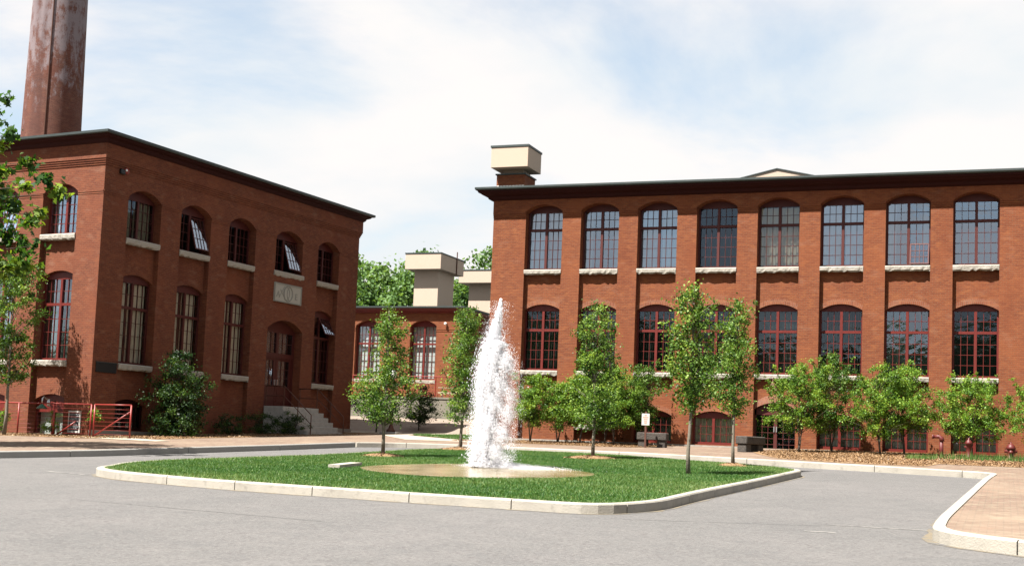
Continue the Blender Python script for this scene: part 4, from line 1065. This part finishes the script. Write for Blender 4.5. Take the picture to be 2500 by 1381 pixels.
POOL = [(-14.45, 28.0), (-14.2, 29.7), (-13.5, 31.0), (-12.5, 31.8), (-11.2, 31.6), (-9.9, 30.5), (-8.8, 29.2), (-8.6, 27.6), (-9.4, 26.3), (-10.5, 25.5), (-12.0, 25.5), (-13.5, 26.5)]
pool_s = smooth_line(POOL, 1.2, 4, True)


def turf(name, poly, dens, h0, h1, seed, label, excl=None, z=.15):
    rs = np.random.RandomState(seed); P_ = np.array(poly); x0, y0 = P_.min(0); x1, y1 = P_.max(0); n = int((x1 - x0) * (y1 - y0) * dens)
    px = rs.uniform(x0, x1, n); py = rs.uniform(y0, y1, n); k = inside(px, py, poly)
    if excl is not None: k &= ~inside(px, py, excl)
    px, py = px[k], py[k]; n = len(px); pz = .0356 * py + .005 * px + z
    patch = np.sin(px * 1.7 + np.sin(py * 1.3) * 2) * np.sin(py * 2.1 + 1) * .5 + np.sin(px * .45 + 2) * np.cos(py * .6) * .5
    h = rs.uniform(h0, h1, n) * (1 + .25 * patch); a = rs.uniform(0, 6.28, n); w = .0085 * rs.uniform(.7, 1.4, n)
    V_ = np.empty((n, 3, 3)); c, s = np.cos(a) * w, np.sin(a) * w
    V_[:, 0] = np.c_[px - c, py - s, pz]; V_[:, 1] = np.c_[px + c, py + s, pz]
    V_[:, 2] = np.c_[px + rs.normal(size=n) * .025, py + rs.normal(size=n) * .025, pz + h]
    ti = np.clip(.46 + .26 * patch + rs.normal(size=n) * .2, 0, 1); 
    d_ = np.full(n, 9.0)      # dry worn strip next to the kerb
    for (ax, ay), (bx_, by_) in zip(poly, poly[1:] + poly[:1]):
        L2 = (bx_ - ax) ** 2 + (by_ - ay) ** 2 + 1e-9; t_ = np.clip(((px - ax) * (bx_ - ax) + (py - ay) * (by_ - ay)) / L2, 0, 1)
        d_ = np.minimum(d_, np.hypot(px - ax - t_ * (bx_ - ax), py - ay - t_ * (by_ - ay)))
    ti = np.clip(ti + .3 * np.exp(-d_ / .35) * (rs.uniform(size=n) < .7), 0, 1); ti[rs.uniform(size=n) < .016] = 1
    o = np_obj(name, V_.reshape(-1, 3), np.arange(n * 3).reshape(n, 3), GRASSM, None, ti); tag(o, label, 'grass', None, 'stuff')


turf('grass', isl_i, 1300, .03, .062, 1, 'short green grass covering the island round the fountain', pool_s)
turf('grass', [(-26.5, 56.9), (-24.1, 54.6), (-21.9, 52.0), (-21.85, 60.2), (-25, 59.3), (-26.9, 58.2)], 500, .05, .09, 2, 'short green grass on the wedge between the paths', None, .19)
turf('weeds', [(-2.8, 49.0), (-1.6, 47.5), (6, 47.2), (6, 50.0), (-1, 50.2)], 130, .05, .34, 3, 'ragged weeds in the bed below the red hydrants', None, .18)
turf('weeds', [(-3.2, 46.8), (-2.2, 46.8), (-2.2, 48.6), (-3.2, 48.6)], 240, .08, .22, 4, 'small weed patch by the red standpipe', None, .18)

# wood chips strewn on the beds
def strewn(name, poly, n, seed, label, z=.182, s=.055):
    rs = np.random.RandomState(seed); P_ = np.array(poly); lo, hi = P_.min(0), P_.max(0); px = rs.uniform(lo[0], hi[0], n); py = rs.uniform(lo[1], hi[1], n); k = inside(px, py, poly); px, py = px[k], py[k]; n = len(px)
    C = np.c_[px, py, .0356 * py + .005 * px + z + rs.uniform(0, .03, n)]
    V_, F_, ti = leaves(C, np.ones(n, int), np.full(n, .01), s, rs, 'quad', 1.2)
    o = np_obj(name, V_, F_, CHIP, None, np.clip(rs.normal(.42, .2, n), 0, 1)); tag(o, label, 'wood chips', None, 'stuff')


strewn('wood_chips', [(-34.4, 39.2), (-31, 38.95), (-29.2, 40.6), (-29.0, 44), (-28.6, 49), (-28.2, 55), (-31.5, 58), (-32.5, 48)], 18000, 1, 'loose wood chips strewn along the shaded wall')
strewn('wood_chips', [(-45, 38.3), (-38, 38.3), (-33.5, 39.0), (-34.5, 41.0), (-45, 42)], 10000, 2, 'loose wood chips strewn under the red fence')
strewn('wood_chips', [(-21.8, 54), (-21.8, 50.6), (-17.5, 50.0), (-13.9, 49.6), (-13.2, 50.6), (-12.9, 54)], 12000, 3, 'loose wood chips strewn left of the stone bench')
strewn('wood_chips', [(-9.0, 50.4), (-8.1, 47.0), (-7.0, 43.6), (-4.6, 41.6), (-2.3, 41.1), (-2.0, 43.4), (6, 41.6), (6, 54), (-8.0, 54)], 32000, 4, 'loose wood chips strewn under the small trees at right')

# ------------------------------------------------------------------ pool and fountain
PW = bpy.data.materials.new('shallow_tan_water'); PW.use_nodes = True; t = PW.node_tree; b = t.nodes['Principled BSDF']
b.inputs['Base Color'].default_value = (.36, .28, .16, 1); b.inputs['Roughness'].default_value = .12
nn_ = t.nodes.new('ShaderNodeTexNoise'); nn_.inputs['Scale'].default_value = 9; nn_.inputs['Detail'].default_value = 4; tcn = t.nodes.new('ShaderNodeTexCoord'); t.links.new(tcn.outputs['Object'], nn_.inputs['Vector'])
bp_ = t.nodes.new('ShaderNodeBump'); bp_.inputs['Strength'].default_value = .5; bp_.inputs['Distance'].default_value = .03; t.links.new(nn_.outputs['Fac'], bp_.inputs['Height']); t.links.new(bp_.outputs[0], b.inputs['Normal'])
n3 = t.nodes.new('ShaderNodeTexNoise'); n3.inputs['Scale'].default_value = 1.1; n3.inputs['Detail'].default_value = 6; t.links.new(tcn.outputs['Object'], n3.inputs['Vector'])
rp = t.nodes.new('ShaderNodeValToRGB'); rp.color_ramp.elements[0].color = (.115, .090, .042, 1); rp.color_ramp.elements[1].color = (.23, .185, .105, 1); rp.color_ramp.elements[0].position = .35; rp.color_ramp.elements[1].position = .65
t.links.new(n3.outputs['Fac'], rp.inputs[0]); t.links.new(rp.outputs[0], b.inputs['Base Color'])
sheet('pool_water', pool_s, .178, PW, 'shallow tan pool of water in the lawn under the jet')
rim = smooth_line(POOL, 1.2, 4, True); rim_i = offset_line(rim, -.14, True) if False else offset_line(rim, .0, True)

sb = MB(); sb.prism([(0, 0), (1.2, 0), (1.2, .12), (0, .1)], 0, .3)
o = sb.build('stone_edging', CURB); o.location = (-14.5, 27.2, gz(-14.5, 27.2) + .14); o.rotation_euler = (0, -.03, 1.6); tag(o, 'short pale edging stone lying at the left end of the pool', 'edging stone')

FX, FY = -12.05, 29.9; FZ = gz(FX, FY) + .18
WAT = bpy.data.materials.new('white_spray_water'); WAT.use_nodes = True; b = WAT.node_tree.nodes['Principled BSDF']
b.inputs['Base Color'].default_value = (.62, .62, .66, 1); b.inputs['Roughness'].default_value = .25; b.inputs['Subsurface Weight'].default_value = 0
jet = empty('fountain_jet', (FX, FY, FZ), 0, 'white foaming water jet shooting up from the pool in the island', 'fountain')
rs = np.random.RandomState(21)
OCT = np.array([(1, 0, 0), (-1, 0, 0), (0, 1, 0), (0, -1, 0), (0, 0, 1), (0, 0, -1)], float)
OF = np.array([(0, 2, 4), (2, 1, 4), (1, 3, 4), (3, 0, 4), (2, 0, 5), (1, 2, 5), (3, 1, 5), (0, 3, 5)])


def blobs(name, P_, S, mat_, parent):
    n = len(P_); V_ = P_[:, None, :] + OCT[None] * S[:, None, :]
    F_ = (OF[None] + (np.arange(n) * 6)[:, None, None]).reshape(-1, 3)
    return np_obj(name, V_.reshape(-1, 3), F_, mat_, parent, None, True)


# outline of the water (height m -> left and right reach m), heavy column on the left, torn veil on the right
Hh = np.array([0, .6, 1.4, 2.0, 2.5, 2.95, 3.15, 3.4, 3.7, 3.95, 4.15])
Lf = np.array([-.26, -.22, -.18, -.16, -.13, -.05, .02, .12, .24, .31, .34])
Rd = np.array([.20, .22, .24, .30, .36, .40, .40, .38, .38, .38, .375])
Rv = np.array([.80, .78, .80, .80, .76, .58, .42, .40, .40, .39, .38])
# dense column
n = 110000; z = rs.uniform(0, 1, n) ** .95 * 4.15; l_ = np.interp(z, Hh, Lf); r_ = np.interp(z, Hh, Rd); c_ = (l_ + r_) / 2; hw = (r_ - l_) / 2
lump = 1 + .10 * np.sin(z * 3.1 + 1) + rs.normal(size=n) * .07
a = rs.uniform(0, 6.28, n); q = np.where(rs.uniform(size=n) < .55, np.sqrt(rs.uniform(0, 1, n)) * .95, np.abs(rs.normal(size=n)) * .62) * lump
P_ = np.c_[c_ + hw * q * np.cos(a), hw * q * np.sin(a) * 1.1, z]; s_ = rs.uniform(.0035, .0085, n); S = np.c_[s_, s_, s_ * rs.uniform(1.2, 4.5, n)]
blobs('water_column', P_, S, WAT, jet)
# solid heart of the column, ragged tubes of foam
m_ = MB(); r__ = random.Random(2)
for k in range(16):
    z = 0; a = r__.uniform(0, 6.28); q = r__.uniform(0, .62); pts = []; rr_ = []; top_ = r__.uniform(3.0, 4.05) if q < .35 else r__.uniform(2.0, 3.1)
    while z < top_:
        l1 = float(np.interp(z, Hh, Lf)); r1_ = float(np.interp(z, Hh, Rd)); c1 = (l1 + r1_) / 2; h1 = (r1_ - l1) / 2
        pts.append((c1 + h1 * q * math.cos(a) + r__.uniform(-.02, .02), h1 * q * math.sin(a) + r__.uniform(-.02, .02), z)); rr_.append(max(.012, h1 * .33 * r__.uniform(.6, 1.2) * min(1, (top_ + .15 - z) * 1.6))); z += r__.uniform(.07, .13)
    m_.path(pts, rr_, 7)
m_.build('water_core', WAT, jet, True, recalc=False)
# veil of falling water
n = 105000; z = rs.uniform(0, 3.1, n); k_ = rs.uniform(0, 1, n) ** 1.25; l_ = np.interp(z, Hh, Rd) - .1; r_ = np.interp(z, Hh, Rv); x_ = l_ + (r_ - l_) * k_
# strands
cl = np.sin(x_ * 31 + np.sin(z * 3.1) * 2.2) + np.sin(x_ * 17 - z * 4.3 + 2) + .8 * np.sin(z * 11 + x_ * 9); keep = cl > rs.normal(.0, 1.6, n) + 1.7 * k_
x_, z = x_[keep], z[keep]; n = len(x_); P_ = np.c_[x_ + rs.normal(size=n) * .01, rs.normal(size=n) * .22, z]; s_ = rs.uniform(.0022, .0058, n); S = np.c_[s_, s_, s_ * rs.uniform(1.5, 6, n)]
v_ = blobs('water_veil', P_, S, WAT, jet)
# loose drops round the jet and on the left edge
n = 6000; z = rs.uniform(.2, 4.1, n) ** 1.0; side = rs.uniform(size=n) < .55; x_ = np.where(side, np.interp(z, Hh, Lf) - np.abs(rs.normal(size=n)) * .07, np.interp(z, Hh, Rv) + np.abs(rs.normal(size=n)) * .1)
P_ = np.c_[x_, rs.normal(size=n) * .18, z]; s_ = rs.uniform(.002, .006, n) * rs.choice([1] * 18 + [2.2], n); S = np.c_[s_, s_, s_ * rs.uniform(1, 1.8, n)]; blobs('loose_drops', P_, S, WAT, jet)
# splash at the foot
n = 45000; a = rs.uniform(0, 6.28, n); q = np.abs(rs.normal(size=n)) * .8; P_ = np.c_[.3 + q * np.cos(a) * .7 + .25 * q, .35 + q * np.sin(a) * .3, np.abs(rs.normal(size=n)) * .10 / (1 + 1.5 * q)]
P_[:, 2] += .0356 * P_[:, 1]
s_ = rs.uniform(.002, .0055, n); S = np.c_[s_ * 1.3, s_ * 1.3, s_]; blobs('splash', P_, S, WAT, jet)

# ------------------------------------------------------------------ street things


def bench(x, y, rz, w, label):
    o = empty('stone_bench', (x, y, gz(x, y) + .17), rz, label, 'bench', 'rough stone benches by the sunny mill')
    rr = random.Random(int(x * 10)); m_ = MB(); m_.box(-w / 2, w / 2, -.26, .26, .28, .58); b_ = m_.build('seat', BENCH, o, bevel=.03)
    for sx in (-1, 1): m_ = MB(); m_.box(sx * (w / 2 - .22) - .17, sx * (w / 2 - .22) + .17, -.2, .2, -.02, .28); m_.build('leg', BENCH, o, bevel=.02)


BENCH = mat('weathered_dark_granite', (.07, .06, .052), .9, [(7, .6, (.035, .03, .027), .45, .65), (35, .4, (.25, .22, .2), .55, .7)], .8, 16)
bench(-13.15, 50.9, .05, 1.2, 'rough stone bench behind the white sign post')
bench(-8.95, 49.3, 1.15, 1.25, 'rough stone bench left of the dark double door seen end on')

sg_ = empty('sign_post', (-13.25, 50.1, gz(-13.3, 50.1) + .17), 0, 'white parking sign with red writing on a dark post before the stone bench', 'sign')
m_ = MB(); m_.box(-.035, .035, 0, .05, 0, 1.42); m_.build('post', BRONZE, sg_)
m_ = MB(); m_.box(-.16, .16, -.015, 0, .88, 1.34); pn = m_.build('panel', PANEL, sg_, bevel=.004)
m_ = MB()
for i, (z, w_) in enumerate(((1.27, .045), (1.19, .11), (1.11, .08), (1.03, .06), (.96, .05))): m_.box(-w_, w_, -.018, -.0155, z - .022, z + .022)
m_.build('lettering', mat('sign_red', (.62, .25, .2), .6), pn)

# cast iron lamp post in the gap
lp = empty('lamp_post', (-28.0, 57.6, gz(-28, 57.6) + .17), 0, 'rusty brown lamp post with flared base in the gap between the mills', 'lamp post')
m_ = MB(); m_.box(-.45, .45, -.35, .35, 0, .12); m_.build('footing', CURBG, lp, bevel=.02)
m_ = MB(); m_.lathe((0, 0, .12), [(.24, 0), (.22, .08), (.14, .16), (.1, .3), (.06, .36), (.075, .5), (.05, .6), (.045, 2.4), (.07, 2.45), (.05, 2.55)], 14); m_.build('column', BRONZE, lp, True)
m_ = MB(); m_.lathe((0, 0, 2.67), [(.05, 0), (.16, .1), (.18, .25), (.1, .42), (.02, .5)], 14); m_.build('lantern', WHITE, lp, True)

HYD = mat('hydrant_red', (.11, .016, .015), .5, [(12, .6, (.12, .02, .018), .4, .65)])
# red fire fittings
o = empty('standpipe', (-2.1, 49.0, gz(-2.1, 49) + .17), 0, 'red standpipe with a bent head standing in the wood chips', 'standpipe')
m_ = MB(); m_.tube((0, 0, -.05), (0, 0, .66), .075, .07, 12); m_.build('riser', HYD, o, True)
m_ = MB(); m_.path([(.02, 0, .6), (0, 0, .72), (-.08, 0, .78), (-.26, 0, .77)], [.09, .085, .07, .06], 10); m_.box(-.32, -.26, -.09, .09, .7, .84); m_.build('outlet', HYD, o, True)
o = empty('fire_hydrant', (-1.22, 50.6, gz(-1.2, 50.6) + .17), 0, 'slim red hydrant post before the right basement window', 'hydrant', 'red hydrants by the right windows')
m_ = MB(); m_.lathe((0, 0, 0), [(.11, -.02), (.11, .04), (.085, .06), (.085, .48), (.13, .5), (.13, .56), (.1, .62), (.03, .68), (.03, .74)], 14); m_.build('barrel', HYD, o, True)
m_ = MB(); m_.tube((-.15, 0, .4), (.15, 0, .4), .045, seg=10); m_.build('nozzle', HYD, o, True)
o = empty('fire_hydrant', (.22, 50.4, gz(.2, 50.4) + .17), 0, 'squat red hydrant with domed cap near the right edge', 'hydrant', 'red hydrants by the right windows')
m_ = MB(); m_.lathe((0, 0, 0), [(.17, -.02), (.17, .06), (.12, .08), (.12, .36), (.16, .38), (.16, .43), (.13, .5), (.08, .56), (.03, .58), (.03, .63)], 16); m_.build('barrel', HYD, o, True)
m_ = MB(); m_.tube((-.22, 0, .3), (.22, 0, .3), .06, seg=10); m_.tube((0, -.21, .26), (0, 0, .26), .075, seg=10); m_.build('nozzle', HYD, o, True)

# faint painted stall marks and tar seams on the drive
def strip(name, a, b, w_, material, label, z=.004):
    a = Vector(a); b = Vector(b); d = (b - a).normalized(); nrm = Vector((-d.y, d.x)) * w_ / 2
    sheet(name, [tuple(a - nrm), tuple(b - nrm), tuple(b + nrm), tuple(a + nrm)], z, material, label)


PAINT = mat('worn_white_paint', (.27, .26, .24), .8, [(5, 1, (.125, .12, .12), .42, .55)])
TAR = mat('tar_seam', (.06, .06, .06), .8, [(5, 1, (.12, .12, .12), .42, .55)])
GRIT = mat('kerb_grit', (.20, .165, .115), .95, [(3.5, 1, (.14, .134, .13), .42, .6), (25, .6, (.10, .09, .07), .5, .65)], .4, 60)


def grit(name, line, w_, label, closed=False):
    out = offset_line(line, -w_, closed); me = MB(); n = len(line)
    rr = random.Random(9); out = [(a[0] * (1 - t) + b[0] * t, a[1] * (1 - t) + b[1] * t) for a, b in zip(line, out) for t in [rr.uniform(.5, 1.1)]]
    for i in range(n if closed else n - 1):
        j = (i + 1) % n; me.add([(p[0], p[1], gz(*p) + .004) for p in (line[i], line[j], out[j], out[i])], [(0, 1, 2, 3)])
    o = me.build(name, GRIT, recalc=False); tag(o, label, None, None, 'structure')


grit('kerb_grit', isl_o, .13, 'tan grit washed against the island kerb', True)
grit('kerb_grit', [p for p in cl_o2 if p[1] < 37], .16, 'tan grit washed against the right pavement kerb')
strip('painted_line', (-2.6, 20.6), (-1.05, 20.5), .09, PAINT, 'worn white painted line running to the right kerb')
strip('painted_line', (-2.7, 19.3), (-2.25, 19.3), .12, PAINT, 'short worn white mark on the drive by the right kerb')
strip('painted_line', (-20.3, 24.0), (-18.6, 23.4), .12, PAINT, 'worn white line at the left tip of the island')
strip('tar_seam', (-5.5, 19.6), (-2.6, 20.3), .025, TAR, 'thin dark tar seam right of the island')
strip('tar_seam', (-14.5, 17.8), (-9.0, 16.6), .02, TAR, 'thin dark tar seam across the near drive')
